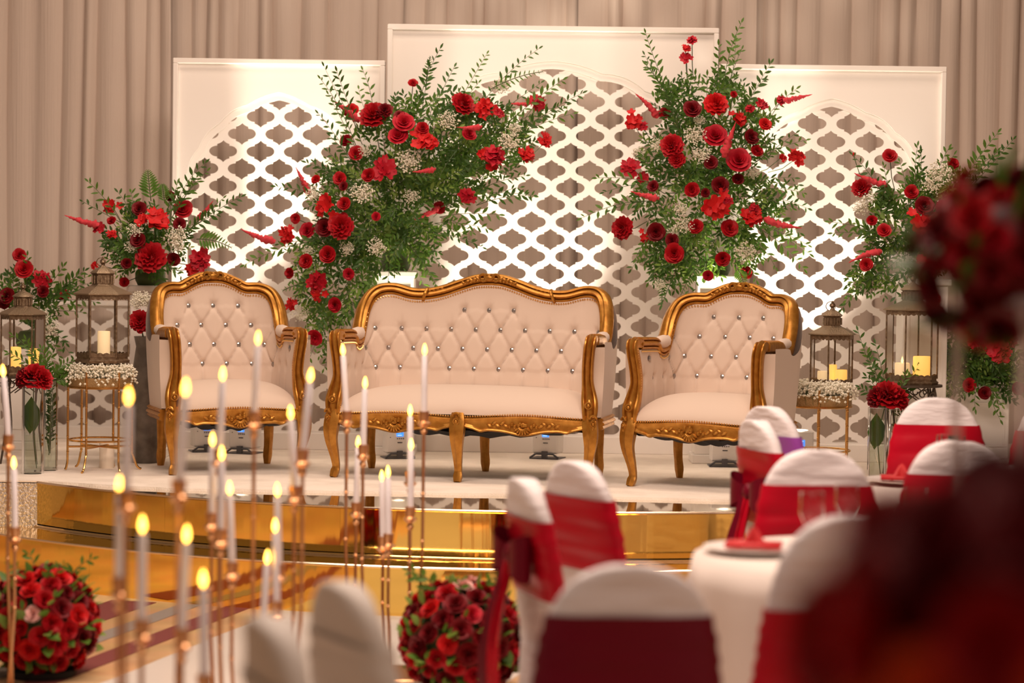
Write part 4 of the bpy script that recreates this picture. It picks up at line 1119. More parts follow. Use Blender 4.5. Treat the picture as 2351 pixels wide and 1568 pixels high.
def gold_stand(px, Y, ytray_b, ytray_t, wpx, label, rot, gyp_label, seed):
    k = F / Y; c = at(px, ytray_b, Y); rr = wpx / 2 / k; z0 = STAGE; zt = at(px, ytray_t, Y).z - STAGE; zb = c.z - STAGE
    t = thing('tray_stand', (c.x, Y, STAGE), label, 'stand', 'gold bamboo-style tray stands', rot)
    rs = random.Random(seed)
    for i in range(6):
        a = 2 * PI * i / 6 + .26; x, y = rr * math.cos(a), rr * math.sin(a); fx, fy = math.cos(a), math.sin(a)
        pts = [(x, y, zt + .03), (x, y, .13), (x + fx * .006, y + fy * .006, .08), (x + fx * .028, y + fy * .028, .02), (x + fx * .05, y + fy * .05, .004)]
        if i % 2: pts = [(x, y, zt + .03), (x, y, .10), (x + fx * .004, y + fy * .004, .03), (x + fx * .012, y + fy * .012, .005)]
        b = MB(); b.tube(catmull(pts, 4), .0062, 8)
        for z in (zb - .02, zb - .10, zb - .18, zb - .26, zb - .34): b.lathe([(.006, -.003), (.0085, 0), (.006, .003)], (x, y, z), 8)
        part('leg', b, M_GSTEEL, t)
    b = MB(); b.lathe([(rr * .985, zb), (rr, zb + .004), (rr, zt), (rr * .985, zt), (rr * .98, zb + .006), (0, zb + .006), (0, zb)], (0, 0, 0), 40); tr = part('tray', b, mat('woven_gold_mesh', (0.42, 0.27, 0.12), 0.45, 0.6, bump=(220, 0.9, 0.006)), t, sharp=40)
    b = MB(); b.torus((0, 0, zb - .002), rr, .006, (0, 0, 1), 36, 6); part('tray_ring', b, M_GSTEEL, tr)
    b = MB(); b.torus((0, 0, .16), rr * .97, .005, (0, 0, 1), 36, 6); part('lower_ring', b, M_GSTEEL, t)
    for a in (.26, .26 + PI / 3, .26 + 2 * PI / 3):
        b = MB(); b.tube([(rr * math.cos(a), rr * math.sin(a), .125), (-rr * math.cos(a), -rr * math.sin(a), .125)], .0055, 6); part('cross_bar', b, M_GSTEEL, t)
    g = thing('gypsophila_wreath', (c.x, Y, STAGE + zb + .006), gyp_label, 'flowers', 'white gypsophila in the trays')
    b = MB(); st = MB()
    for q in range(2600):
        a = rs.uniform(0, 2 * PI); r_ = rr * rs.uniform(.45, 1.02) * (1 + .16 * (rs.random() < .3)); z = (zt - zb) + rs.uniform(-.015, .055) + .03 * rs.random() * (1.2 - r_ / rr) - (.05 * max(0, r_ / rr - 1) * 4)
        z = max(.012, z)
        b.octa((r_ * math.cos(a), r_ * math.sin(a), z), rs.uniform(.0055, .0085))
        if q % 5 == 0: st.tube([(r_ * math.cos(a), r_ * math.sin(a), z), (r_ * .85 * math.cos(a), r_ * .85 * math.sin(a), .002)], .0009, 3, cap=False)
    part('blossoms', b, M_GYP, g)['kind'] = 'stuff'; part('stems', st, M_STEM, g)['kind'] = 'stuff'
    return c, rr, STAGE + zb + .006
def iron_stand(x, y, ztop, rr, label, scroll=True):
    t = thing('iron_stand', (x, y, STAGE), label, 'stand', 'scrolled iron lantern stands'); h_ = ztop - STAGE
    b = MB(); b.lathe([(0, h_ - .012), (rr, h_ - .012), (rr, h_), (0, h_)], (0, 0, 0), 24); part('top', b, M_IRON, t, sharp=40)
    for i in range(4):
        a = PI / 4 + PI / 2 * i; fx, fy = math.cos(a), math.sin(a)
        b = MB(); b.tube(catmull([(fx * rr * .9, fy * rr * .9, h_ - .012), (fx * rr * .98, fy * rr * .98, h_ - .10), (fx * rr * .82, fy * rr * .82, h_ * .4), (fx * rr * 1.05, fy * rr * 1.05, .0)], 6), .006, 7); part('leg', b, M_IRON, t)
    for i in range(4):
        a = PI / 2 * i - PI / 2; q = Matrix.Rotation(a + PI / 2, 3, 'Z')
        b = MB()
        for sg in (-1, 1):
            for cxx, R_ in ((.045, .028), (.095, .018)):
                pts = [q @ Vector((sg * (cxx + R_ * (1 - w_ / 14) * math.cos(w_ * .62)), -rr * .66, h_ - .05 + R_ * (1 - w_ / 14) * math.sin(w_ * .62))) for w_ in range(12)]
                b.tube(pts, .0035, 5)
        b.tube([q @ Vector((-.06, -rr * .66, h_ - .10)), q @ Vector((.06, -rr * .66, h_ - .012))], .0035, 5); b.tube([q @ Vector((.06, -rr * .66, h_ - .10)), q @ Vector((-.06, -rr * .66, h_ - .012))], .0035, 5)
        part('scrollwork', b, M_IRON, t)['kind'] = 'stuff'
# left pair
c, rr, zf = gold_stand(230, 12.62, 887, 865, 146, 'gold tray stand beside the left armchair', .0, 'white gypsophila filling the tray beside the left armchair', 5)
LB2 = at(235, 832, 12.62)
b_st = thing('lantern_riser', (c.x, 12.62, zf), 'round bronze riser hidden in gypsophila under the left lantern', 'riser')
bm = MB(); bm.lathe([(0, 0), (.10, 0), (.11, .01), (.11, LB2.z - zf - .006), (.10, LB2.z - zf - .001), (0, LB2.z - zf - .001)], (0, 0, 0), 20); part('drum', bm, M_BRONZE, b_st)
l2, p = lantern(235, 12.62, 832, 676, 588, 134, 'bronze lantern on the gold stand beside the left armchair', rot=.2)
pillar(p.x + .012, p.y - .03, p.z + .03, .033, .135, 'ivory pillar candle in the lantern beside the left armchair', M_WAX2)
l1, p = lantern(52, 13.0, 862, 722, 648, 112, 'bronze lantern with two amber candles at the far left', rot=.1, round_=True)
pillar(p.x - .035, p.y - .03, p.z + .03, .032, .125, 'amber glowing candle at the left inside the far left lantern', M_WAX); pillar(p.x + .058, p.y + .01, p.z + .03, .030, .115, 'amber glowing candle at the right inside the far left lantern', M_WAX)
iron_stand(p.x, 13.0, p.z, .13, 'dark iron stand under the far left lantern')
# right pair
c, rr, zf = gold_stand(1880, 12.55, 931, 905, 150, 'gold tray stand beside the armchair on the right', .15, 'white gypsophila filling the tray beside the right armchair', 6)
pp = at(1908, 893, 12.6)
b_st = thing('lantern_riser', (pp.x, 12.6, zf), 'round bronze riser hidden in gypsophila under the small right lantern', 'riser')
bm = MB(); bm.lathe([(0, 0), (.085, 0), (.09, .01), (.09, pp.z - zf - .006), (.08, pp.z - zf - .001), (0, pp.z - zf - .001)], (0, 0, 0), 20); part('drum', bm, M_BRONZE, b_st)
l3, p = lantern(1908, 12.6, 893, 768, 690, 116, 'small bronze lantern on the gold stand by the right armchair', rot=.25)
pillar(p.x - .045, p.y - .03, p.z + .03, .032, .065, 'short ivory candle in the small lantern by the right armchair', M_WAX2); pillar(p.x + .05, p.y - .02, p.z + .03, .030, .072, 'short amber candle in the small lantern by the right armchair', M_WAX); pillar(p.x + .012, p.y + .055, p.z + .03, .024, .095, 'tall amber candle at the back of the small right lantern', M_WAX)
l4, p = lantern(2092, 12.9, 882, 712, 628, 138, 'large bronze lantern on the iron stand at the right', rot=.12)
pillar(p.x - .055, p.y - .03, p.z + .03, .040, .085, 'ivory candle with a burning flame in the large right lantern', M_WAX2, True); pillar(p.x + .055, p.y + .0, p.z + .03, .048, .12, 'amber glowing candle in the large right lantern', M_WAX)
iron_stand(p.x, 12.9, p.z, .165, 'scrolled iron stand under the large right lantern')
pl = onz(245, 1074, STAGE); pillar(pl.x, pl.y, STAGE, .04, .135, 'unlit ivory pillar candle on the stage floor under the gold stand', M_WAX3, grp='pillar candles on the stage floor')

def vase(px, py, ytop, wpx, label, water=.5):
    p = onz(px, py, STAGE); k = F / p.y; h_ = at(px, ytop, p.y).z - STAGE; r_ = wpx / 2 / k
    t = thing('glass_vase', (p.x, p.y, STAGE), label, 'vase', 'clear cylinder vases on the stage')
    b = MB(); b.lathe([(0, 0), (r_, 0), (r_, h_), (r_ - .003, h_), (r_ - .003, .012), (0, .012)], (0, 0, 0), 28); part('glass', b, M_GLASSV, t, sharp=40)
    b = MB(); b.torus((0, 0, h_), r_ - .0015, .0018, (0, 0, 1), 28, 5); part('rim', b, M_ACRYL, t)
    b = MB(); b.lathe([(r_ - .005, .014), (r_ - .005, h_ * water), (0, h_ * water)], (0, 0, 0), 24); part('water', b, M_WATER, t)
    return p, r_, h_
def carnation(px, py, Y, dia, base, label, leaves=()):
    t = thing('carnation_stem', base, label, 'flower', 'red carnations in the glass vases'); c = at(px, py, Y); r_ = dia / 2 / (F / Y)
    put('bloom', PEONY[1][0], t, c, (0.1, -.55, .6), r_ * 1.0); put('bloom', PEONY[1][1], t, c + Vector((r_ * .55, -.01, -.01)), (.5, -.5, .4), r_ * .75); put('bloom', PEONY[0][0], t, c + Vector((-r_ * .55, -.01, -.005)), (-.5, -.5, .4), r_ * .72)
    b = MB(); b.tube([c - Vector(base), (0, 0, (c.z - base[2]) * .5), (.02, 0, .015)], .003, 6); part('stem', b, M_STEM, t)
    z1 = c.z - base[2]
    for dx, dz0, dz1, s_ in ((-.02, .18, .42, .17), (.015, .20, .40, .14)):
        M_ = leaf_matrix(Vector((dx * .3, -.01, z1 * dz1 * 1.9)), Vector((dx * 2.2, 0, -1)), (0, -1, 0), s_ * 1.15, 1.3)
        b = MB(); b.add([M_ @ Vector(v) for v in LV], LF); part('broad_leaf', b, LEAVES[0], t)
    return t
p, r_, h_ = vase(75, 1087, 872, 50, 'clear cylinder vase holding the red carnation at the far left', .42)
carnation(78, 866, p.y, 72, (p.x, p.y, STAGE + .012), 'large red carnation in the glass vase at the far left')
p, r_, h_ = vase(115, 1080, 868, 34, 'slim clear cylinder vase of trailing leaves beside the far left carnation', .4)
tl = thing('leaf_stems', (p.x, p.y, STAGE + .012), 'trailing green leaf stems in the slim left vase', 'foliage')
for i in range(7): spray(tl, (p.x + U(-.015, .015), p.y + U(-.015, .015), STAGE + U(.08, .2)), (p.x + U(-.02, .02), p.y + U(-.015, .01), STAGE + h_ * U(.75, 1.02)), 12, .036, 0, lk=0)
for X, Y_ in ((150, 860), (175, 855), (160, 880), (165, 830), (30, 770), (60, 780), (95, 800), (20, 810), (110, 830), (140, 845)): spray(tl, (p.x, p.y, STAGE + h_ * .95), at(X, Y_, p.y - U(-.08, .1)), 13, .046, .1, lk=1)
p, r_, h_ = vase(2012, 1100, 936, 44, 'clear cylinder vase holding the red carnation by the large lantern', .5)
carnation(2038, 910, p.y, 80, (p.x, p.y, STAGE + .012), 'large red carnation in front of the large lantern')
p2, r2, h2 = vase(2058, 1098, 940, 40, 'slim clear cylinder vase next to the right carnation vase', .4)
tl = thing('leaf_stems', (p2.x, p2.y, STAGE + .012), 'leafy green stems between the two right lanterns', 'foliage')
for i in range(4): spray(tl, (p2.x + U(-.015, .015), p2.y, STAGE + .03), (p2.x + U(-.02, .02), p2.y, STAGE + h2 * .95), 9, .036, 0, lk=0)
for X, Y_ in ((1970, 760), (1985, 800), (2000, 830), (1990, 865), (1975, 890), (2010, 790), (2080, 860), (2110, 840), (2055, 870), (2060, 890), (2130, 850)): spray(tl, (p2.x - .03, p2.y + .04, STAGE + h2 * .92), at(X, Y_, p2.y + U(0, .2)), 13, .05, .1, lk=random.choice((0, 1)))
# dark vase with a red bloom behind the left armchair
k = F / 13.1; bp = at(332, 1024, 13.1); h_ = at(332, 772, 13.1).z - STAGE; bz = onz(332, 1040, STAGE)
t = thing('dark_vase', (bp.x, 13.1, STAGE), 'tall dark ceramic vase behind the left armchair', 'vase')
b = MB(); b.lathe([(0, 0), (.07, 0), (.078, .02), (.085, h_ * .3), (.082, h_ * .6), (.06, h_ * .82), (.05, h_ * .92), (.062, h_), (.05, h_ - .01), (.04, h_ * .9), (0, h_ * .88)], (0, 0, 0), 24); part('body', b, M_DARKV, t)
t2 = thing('vase_bouquet', (bp.x, 13.1, STAGE + h_ * .9), 'ruffled dark red bloom with gypsophila in the dark vase', 'flowers')
c = at(322, 738, 13.05); put('ruffled_bloom', PEONY[1][0], t2, c, (-.1, -1, .2), .062); put('ruffled_bloom', PEONY[1][1], t2, c + Vector((.06, .02, .01)), (.4, -.8, .3), .05)
for dx, dz in ((-.02, .09), (.04, .10), (.0, .12)):
    o = put('gypsophila', random.choice(GYP), t2, c + Vector((dx, .02, dz)), (0, -.5, 1), .055); o['kind'] = 'stuff'
b = MB(); b.tube([c - t2.location, (0, 0, .0)], .004, 5); part('stem', b, M_STEM, t2)

# ================================================================== candelabra and taper candles
ORD = ['first', 'second', 'third', 'fourth', 'fifth', 'sixth', 'seventh', 'eighth', 'ninth', 'tenth', 'eleventh', 'twelfth']
def candelabra(label, where, bx, Yb, cands, blen=.235):
    t = thing('candelabra', (bx, Yb, 0), label, 'candelabra', 'rose gold taper candelabra')
    cands = sorted(cands, key=lambda c_: c_[0]); ends = []
    for i, (px, py, dY, tilt) in enumerate(cands):
        Y = Yb + dY; tip = at(px, py, Y); zc = tip.z - blen - .012     # top of the cup
        lx, ly = tip.x - bx, dY
        tl_ = tilt * .235
        sx = lx + tl_   # cup position
        path = [(sx + .02 * (1 if lx < 0 else -1), ly, .008), (sx, ly, zc * .5), (sx, ly, zc - .05)]; ends.append((sx, ly))
        b = MB(); b.tube(path, .0062, 7); st = part('stem', b, M_COPPER, t)
        b = MB(); b.lathe([(0, -.075), (.008, -.075), (.014, -.062), (.008, -.052), (.021, -.040), (.026, -.032), (.016, -.024), (.019, -.005), (.020, .012), (.0125, .012), (.0125, -.012), (0, -.012)], (sx, ly, zc), 14); part('candle_cup', b, M_COPPER, st)
        b = MB()
        for z in (zc * .52, zc * .70): b.lathe([(.0052, -.006), (.009, 0), (.0052, .006)], (sx, ly, z), 8)
        part('stem_knops', b, M_COPPER, st)
        c = thing('taper_candle', (bx + sx, Yb + ly, zc - .010), 'lit white taper candle, %s from left on the candelabra %s' % (ORD[i], where), 'candle', 'lit white taper candles')
        b = MB(); b.lathe([(0, 0), (.0115, 0), (.0115, blen * .5), (.0105, blen - .006), (.007, blen), (0, blen)], (0, 0, 0), 12); part('wax', b, M_TAPER, c)
        b = MB(); b.lathe([(0, blen), (.0068, blen + .008), (.0088, blen + .016), (.0068, blen + .029), (.003, blen + .040), (0, blen + .045)], (0, 0, 0), 10); part('flame', b, M_FLAME, c)
        c.rotation_euler = (0, -tilt, 0)
    xs = [e[0] for e in ends]; ys = [e[1] for e in ends]
    b = MB(); b.bbox(min(xs) - .03, max(xs) + .03, min(ys) - .04, max(ys) + .04, 0, .012, .004); part('base', b, M_COPPER, t, smooth=False)
b1 = onz(952, 1552, 0)
candelabra('rose gold candelabra in front of the loveseat, beside the centre rose dome', 'by the centre rose dome', b1.x, b1.y,
    [(975, 802, -.02, .0), (942, 942, .10, .01), (944, 1020, -.12, .0), (788, 802, .05, .07), (838, 878, -.05, -.02), (877, 1092, .12, .03), (891, 1082, -.10, .02), (822, 1014, .14, -.02)])
candelabra('rose gold candelabra in front of the left armchair', 'before the left armchair', -.80, 7.55,
    [(712, 860, .05, -.09), (668, 946, .12, .06), (592, 775, .15, -.04), (511, 858, .0, -.03), (488, 1008, .15, .0), (509, 1040, -.08, .0), (528, 1120, .1, .04), (637, 1124, .08, .03), (632, 1206, -.1, .03), (613, 1278, -.12, -.05)])
candelabra('rose gold candelabra nearest the camera in front of the left tray stand', 'nearest the camera', -.86, 6.0,
    [(295, 908, .0, -.02), (425, 888, .1, -.06), (275, 1112, .08, .0), (327, 1203, -.08, .0), (428, 1225, -.05, -.04), (467, 1328, -.12, .02)])
b4 = onz(18, 1580, 0)
candelabra('rose gold candelabra at the far left beside the left rose dome', 'at the far left', b4.x, b4.y, [(8, 850, .0, .08), (32, 1062, -.05, .02)])

# ================================================================== rose domes on the floor
def dome(px, py, Y, rpx, hpx, label, seed, bot):
    rs = random.Random(seed); k = F / Y; x = at(px, py, Y).x; r_ = rpx / k; h_ = hpx / k; z0 = bot
    t = thing('rose_dome', (x, Y, 0), label, 'flowers', 'red rose domes lining the aisle')
    b = MB(); b.lathe([(0, 0), (r_ * .55, 0), (r_ * .6, .02), (r_ * .6, z0), (0, z0)], (0, 0, 0), 24); part('stand', b, M_BLACK, t)
    b = MB(); b.ball((0, 0, z0 + h_ * .42), 1, 20, 12, (r_ * .80, r_ * .80, h_ * .50)); part('foam_core', b, M_STEM, t)
    n = 92
    for i in range(n):
        zz = 1 - 1.78 * (i + .5) / n; a = i * 2.39996; rx = math.sqrt(max(0, 1 - zz * zz)); d = Vector((rx * math.cos(a), rx * math.sin(a), zz))
        p = Vector((x, Y, z0 + h_ * .45)) + Vector((d.x * r_ * .88, d.y * r_ * .88, d.z * h_ * .50))
        q = rs.random(); kk = 0 if q < .30 else 1 if q < .66 else 3 if q < .78 else 2 if q < .94 else 4
        put('rose', rs.choice(ROSE[kk]), t, p, d + Vector((rs.uniform(-.2, .2), rs.uniform(-.2, .2), rs.uniform(-.1, .2))), rs.uniform(.034, .050))
    b = [MB(), MB()]
    for i in range(130):
        d = Vector((rs.gauss(0, 1), rs.gauss(0, 1), rs.gauss(0, .8))).normalized()
        if d.z < -.7: continue
        p = Vector((d.x * r_ * .86, d.y * r_ * .86, z0 + h_ * .45 + d.z * h_ * .48)); M_ = leaf_matrix(p, d + Vector((rs.uniform(-.7, .7), rs.uniform(-.7, .7), rs.uniform(-.3, .7))), d.cross(Vector((.3, .5, .2))), rs.uniform(.05, .085), 1.5)
        b[i % 2].add([M_ @ Vector(v) for v in LV], LF)
    part('foliage', b[0], LEAVES[1], t)['kind'] = 'stuff'; part('foliage', b[1], LEAVES[2], t)['kind'] = 'stuff'
    for i in range(5):
        a = rs.uniform(0, 2 * PI); p = Vector((x + r_ * .4 * math.cos(a), Y + r_ * .4 * math.sin(a), z0 + h_ * .85)); spray(t, p, p + Vector((math.cos(a) * .10, math.sin(a) * .1 - .03, .09)), 5, .045, .1, lk=1)
dome(98, 1440, 9.05, 132, 236, 'dome of red roses at the far left edge of the aisle', 21, .03)
dome(1060, 1450, 8.85, 150, 250, 'dome of red roses at the centre, in front of the gold stage', 22, .02)

# ================================================================== covered banquet chairs, tables, centrepieces
def covered_chair(label, px, ytop, Y, rz, bow=False, cover=None, sash=None, band=.115, zb=(.60, .845)):
    cover = cover or M_COVER; sash = sash or M_SASH
    x = at(px, 900, Y).x; top = at(px, ytop, Y).z; H = min(1.04, max(.88, top))
    t = thing('covered_chair', (x, Y, 0), label, 'chair', 'banquet chairs in white covers', rz)
    def half(z):
        tt = max(0, (z - .50) / (H - .50)); w_ = .222 - .012 * math.sin(PI * tt)
        return w_ * max(0, 1 - tt ** 3.6) ** .42
    def lean(z): return -.16 * max(0, z - .46)
    def sect(z, ex=0.0, n=28):
        w_, th = half(z) + ex, .034 + ex; row = []
        if half(z) < .02: th = .012
        for k in range(n):
            a = 2 * PI * k / n; cx_ = math.copysign(abs(math.cos(a)) ** .55, math.cos(a)); sy = math.copysign(abs(math.sin(a)) ** .75, math.sin(a))
            row.append((w_ * cx_, lean(z) + th * sy + .006 * math.sin(z * 60 + 3 * cx_) * (1 if z < H - .02 else 0) * .3 - .03 * (1 - cx_ * cx_) * 0, z))
        return row
    zs = [.44 + (H - .44) * (1 - (1 - i / 22) ** 1.6) for i in range(23)]
    b = MB(); b.grid([sect(z) for z in zs], closed_v=True); b.f.append(tuple(range(22 * 28, 23 * 28)))
    part('back_cover', b, cover, t, sharp=None)
    b = MB(); rows = []
    for z, w_, d0, d1 in ((0.005, .25, -.07, .47), (.1, .238, -.055, .45), (.3, .225, -.045, .43), (.43, .222, -.04, .425), (.465, .215, -.03, .415), (.475, .19, 0, .39)):
        row = []
        for k in range(40):
            a = 2 * PI * k / 40; cx_ = math.copysign(abs(math.cos(a)) ** .35, math.cos(a)); sy = math.copysign(abs(math.sin(a)) ** .35, math.sin(a))
            fl_ = 1 + .03 * math.sin(8 * a) * max(0, (.4 - z))
            row.append((w_ * cx_ * fl_, (d0 + d1) / 2 + (d1 - d0) / 2 * sy * fl_, z))
        rows.append(row)
    b.grid(rows, closed_v=True); b.f.append(tuple(5 * 40 + k for k in range(40))); part('seat_cover', b, cover, t, sharp=None)
    b = MB(); n = 12
    z0, z1 = zb; z1 = H - band; z0 = min(z0, z1 - .2)
    b.grid([sect(z0 + (z1 - z0) * i / n, .006 + .003 * math.sin(i * 2.3)) for i in range(n + 1)], closed_v=True); sh = part('sash', b, sash, t, sharp=None)
    if bow:
        yb = lean(.72) - .05; bt = MB()
        for sg in (-1, 1):
            rows = []
            for i in range(13):
                a = 2 * PI * i / 12; rows.append([(sg * (.035 + .085 * (1 - math.cos(a)) / 2 * 1.3), yb - .03 * math.sin(a) - .02, .72 + w_ * (.5 + .7 * (1 - math.cos(a)) / 2)) for w_ in (-.06, -.02, .02, .06)])
            bt.grid(rows)
        part('bow', bt, M_SASHD, sh)
        bk = MB(); bk.ball((0, yb - .02, .72), .035, 10, 6, (1, .7, 1.1)); part('knot', bk, M_SASHD, sh)
        for sg in (-1, 1):
            rows = [[(sg * .02 + w_ * (.6 + z_ * .5) + sg * .05 * z_, yb - .03 - .06 * math.sin(z_ * 2.0) + .012 * math.sin(w_ * 60 + z_ * 5), .71 - .56 * z_) for w_ in (-.06, -.03, 0, .03, .06)] for z_ in [i / 12 for i in range(13)]]
            bl_ = MB(); bl_.grid(rows); part('sash_tail', bl_, M_SASH if sg > 0 else M_SASHD, sh, sharp=None)
    return t
r_ = math.radians
covered_chair('white covered chair with bright red sash in front of the large lantern', 2157, 915, 10.2, r_(176))
covered_chair('white covered chair with crimson sash, broad front towards the camera', 1888, 1036, 7.9, r_(184))
covered_chair('white covered chair with violet glow painted on its sash beside the right armchair', 1803, 931, 9.75, r_(-58), sash=mat('violet_glow_satin', (0.33, 0.07, 0.42), 0.35))  # purple glow falling on this sash is put into its satin colour
covered_chair('white covered chair turned sideways with a dark burgundy bow', 1785, 962, 9.15, r_(-72), bow=True)
covered_chair('white covered chair with a long red sash tail before the centre rose dome', 1368, 1056, 7.8, r_(-58))
covered_chair('white covered chair turned sideways with red tails, beside the centre rose dome', 1262, 1096, 7.2, r_(-74), bow=True)
covered_chair('blurred covered chair with a wide dark red sash, nearest at the centre', 1445, 1286, 5.45, r_(4), sash=M_SASHD)
covered_chair('white covered chair angled at the near side of the round table', 1925, 1172, 5.9, r_(16), band=.23)
covered_chair('white covered chair behind the clear flower stand', 2212, 1014, 8.2, r_(178))
covered_chair('white covered chair at the far right edge behind the red bouquet', 2410, 1062, 7.5, r_(-85))
covered_chair('white covered chair at the right edge beyond the clear flower stand', 2440, 928, 10.0, r_(180))
covered_chair('blurred ivory covered chair seen edge-on in the aisle', 868, 1332, 4.98, r_(-64), cover=M_COVERS, sash=M_COVERS)
covered_chair('lower blurred ivory covered chair beside the nearest candles', 728, 1412, 4.25, r_(-70), cover=M_COVERS, sash=M_COVERS)

def round_table(px, Y, rad, lab):
    x = at(px, 900, Y).x
    t = thing('round_table', (x, Y, 0), 'round banquet table under the cloth ' + lab, 'table', 'round banquet tables')
    b = MB(); b.lathe([(0, .72), (rad, .72), (rad, .745), (0, .745)], (0, 0, 0), 48); part('tabletop', b, mat('plywood_top', (0.4, 0.28, 0.18), 0.6), t, sharp=40)
    for i in range(4):
        a = PI / 4 + PI / 2 * i; b = MB(); b.tube([(rad * .6 * math.cos(a), rad * .6 * math.sin(a), .72), (rad * .66 * math.cos(a), rad * .66 * math.sin(a), 0)], .014, 8); part('leg', b, M_IRON, t)
    rows = []
    for q in range(14):
        row = []
        for k in range(120):
            a = 2 * PI * k / 120
            if q < 4: r2, z = rad * (q / 3.0) * 1.003 + .001, .752
            else:
                d = (q - 3) / 10; fo = math.sin(a * 15 + math.sin(a * 4)) ; r2 = rad + .012 + .03 * d + .035 * d * fo; z = .752 - .745 * d + (.005 if q == 4 else 0)
            row.append((r2 * math.cos(a), r2 * math.sin(a), z))
        rows.append(row)
    b = MB(); b.grid(rows, closed_v=True)
    o = part('tablecloth', b, M_CLOTH, None, sharp=None); o.location = (x, Y, 0); tag(o, 'white floor-length tablecloth ' + lab, 'tablecloth', 'white tablecloths')
    return x, Y
def setting(tx, ty, rad, ang, lab, glass=True, nap=True):
    a = ang; px_, py_ = tx + (rad - .17) * math.cos(a), ty + (rad - .17) * math.sin(a); z = .753
    b = MB(); b.lathe([(0, .004), (.085, .004), (.10, .008), (.145, .017), (.148, .020), (.10, .012), (.085, .008), (0, .008)], (0, 0, 0), 32)
    o = part('dinner_plate', b, M_PLATE, None); o.location = (px_, py_, z); tag(o, 'white plate ' + lab, 'plate', 'table settings')
    if nap:
        b = MB(); rows = []
        for i in range(9):
            u_ = i / 8
            rows.append([((-.045 + .09 * v_) * (1 - .75 * u_), .01 * math.sin(v_ * 9) * (1 - u_), .012 + .055 * u_ - .02 * abs(v_ - .5)) for v_ in [j / 8 for j in range(9)]])
        b.grid(rows); rows2 = [[(x, y + .025 * (1 - p_ / 8), z_) for x, y, z_ in row] for p_, row in enumerate(rows)]; b.grid(rows2)
        b.box(-.08, .08, -.05, .06, .008, .02)
        o = part('napkin', b, M_NAP, None, sharp=None); o.location = (px_, py_, z + .012); o.rotation_euler = (0, 0, a); tag(o, 'folded red napkin ' + lab, 'napkin', 'table settings')
    if glass:
        gx, gy = tx + (rad - .33) * math.cos(a + .3), ty + (rad - .33) * math.sin(a + .3)
        b = MB(); b.lathe([(0, 0), (.034, 0), (.034, .003), (.005, .008), (.004, .08), (.02, .095), (.036, .13), (.034, .19), (.032, .19), (.034, .13), (.018, .098), (0, .09)], (0, 0, 0), 20)
        o = part('wine_glass', b, M_GLASS, None); o.location = (gx, gy, z); tag(o, 'clear wine glass ' + lab, 'glass', 'table settings')
TX, TY = round_table(2065, 6.93, .58, 'among the crimson sashed chairs')
for a, lab in ((2.95, 'at the left rim of the near table'), (1.75, 'before the broad front-facing chair'), (-1.9, 'before the angled near chair'), (.9, 'before the chair behind the clear stand')): setting(TX, TY, .58, a, lab)
TX2, TY2 = round_table(2190, 9.2, .36, 'in front of the large lantern')
for a, lab in ((1.5, 'before the bright red sashed chair'), (3.0, 'before the chair with violet glow on its sash'), (-1.6, 'at the near rim of the far table')): setting(TX2, TY2, .36, a, lab)

# tall clear stand with a bouquet
SX, SY = xat(2345, 4.6), 4.6; zt = at(2345, 700, 4.6).z
round_table(2380, 4.55, .42, 'under the clear flower stand')
t = thing('flower_stand', (SX, SY, .753), 'clear acrylic frame stand holding the dark red bouquet', 'stand', rz=.45)
w2, hh = .078, zt - .753
for sx in (-1, 1):
    for sy in (-1, 1):
        b = MB(); b.bbox(sx * w2 - .008, sx * w2 + .008, sy * .10 - .008, sy * .10 + .008, .0, hh, .002); part('leg', b, M_ACRYL, t, smooth=False)
for z in (.0, hh):
    for sx in (-1, 1):
        b = MB(); b.bbox(sx * w2 - .008, sx * w2 + .008, -.092, .092, z + .0, z + .014, .002); part('side_bar', b, M_ACRYL, t, smooth=False)
    for sy in (-1, 1):
        b = MB(); b.bbox(-w2 + .008, w2 - .008, sy * .10 - .008, sy * .10 + .008, z, z + .014, .002); part('front_bar', b, M_ACRYL, t, smooth=False)
b = MB(); b.box(-w2, w2, -.1, .1, hh + .014, hh + .02); part('top_plate', b, M_ACRYL, t, smooth=False)
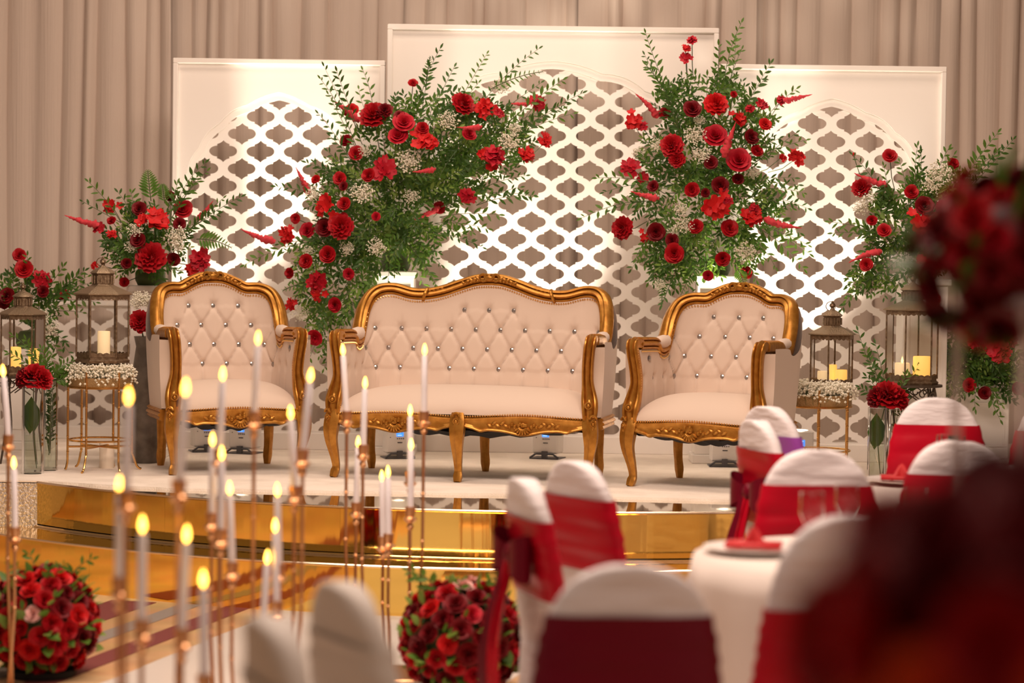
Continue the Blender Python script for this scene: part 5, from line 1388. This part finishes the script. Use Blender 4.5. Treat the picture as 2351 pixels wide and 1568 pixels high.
def bouquet(name, label, c, rx, rz_, n, seed, pal, size, leaves=60, base=None):
    rs = random.Random(seed); t = thing(name, base or c, label, 'flowers', 'red rose bouquets on stands'); org = Vector(t.location)
    b = MB(); b.ball(Vector(c) - org, 1, 16, 10, (rx * .7, rx * .7, rz_ * .7)); part('foam_core', b, REDS[0], t)
    for i in range(n):
        zz = 1 - 1.9 * (i + .5) / n; a = i * 2.39996 + rs.uniform(-.2, .2); rr = math.sqrt(max(0, 1 - zz * zz)); d = Vector((rr * math.cos(a), rr * math.sin(a), zz)); s_ = rs.uniform(.80, 1.05)
        p = Vector(c) + Vector((d.x * rx, d.y * rx, d.z * rz_)) * s_
        put('rose', rs.choice(ROSE[pal(d, rs)]), t, p, d, rs.uniform(*size))
    b = MB()
    for i in range(leaves):
        d = Vector((rs.gauss(0, 1), rs.gauss(0, 1), rs.gauss(0, 1))).normalized(); p = Vector(c) - org + Vector((d.x * rx, d.y * rx, d.z * rz_)) * .85
        M_ = leaf_matrix(p, d + Vector((rs.uniform(-.5, .5), rs.uniform(-.5, .5), rs.uniform(-.5, .5))), d.cross(Vector((.3, .5, .2))), rs.uniform(.06, .11), 1.5); b.add([M_ @ Vector(v) for v in LV], LF)
    part('foliage', b, LEAVES[0], t)['kind'] = 'stuff'
    return t
cc = at(2300, 600, 4.6)
bouquet('tall_bouquet', 'dark red rose bouquet on the clear acrylic stand', (SX - .02, SY, cc.z), .185, .17, 70, 31, lambda d, rs: rs.choice((0, 0, 1, 1, 3)), (.032, .05), base=(SX, SY, zt + .02))
# very close bouquet at the lower right
c = at(2350, 1560, 1.75)
def pal(d, rs): return rs.choice((0, 0, 1)) if d.z > .45 else (rs.choice((2, 5, 5, 5)) if d.z < .1 else rs.choice((1, 2, 2, 5)))
bouquet('near_bouquet', 'heavily blurred red and orange rose bouquet close to the camera', tuple(c), .145, .155, 110, 32, pal, (.034, .048), leaves=4, base=(c.x, c.y, c.z - .16))
t = thing('gold_pole_stand', (c.x, c.y, 0), 'gold pole stand under the blurred bouquet close to the camera', 'stand')
b = MB(); b.lathe([(0, 0), (.13, 0), (.13, .01), (.02, .02), (.012, .05), (.012, c.z - .19), (.05, c.z - .17), (.05, c.z - .165), (0, c.z - .165)], (0, 0, 0), 20); part('pole', b, M_COPPER, t)
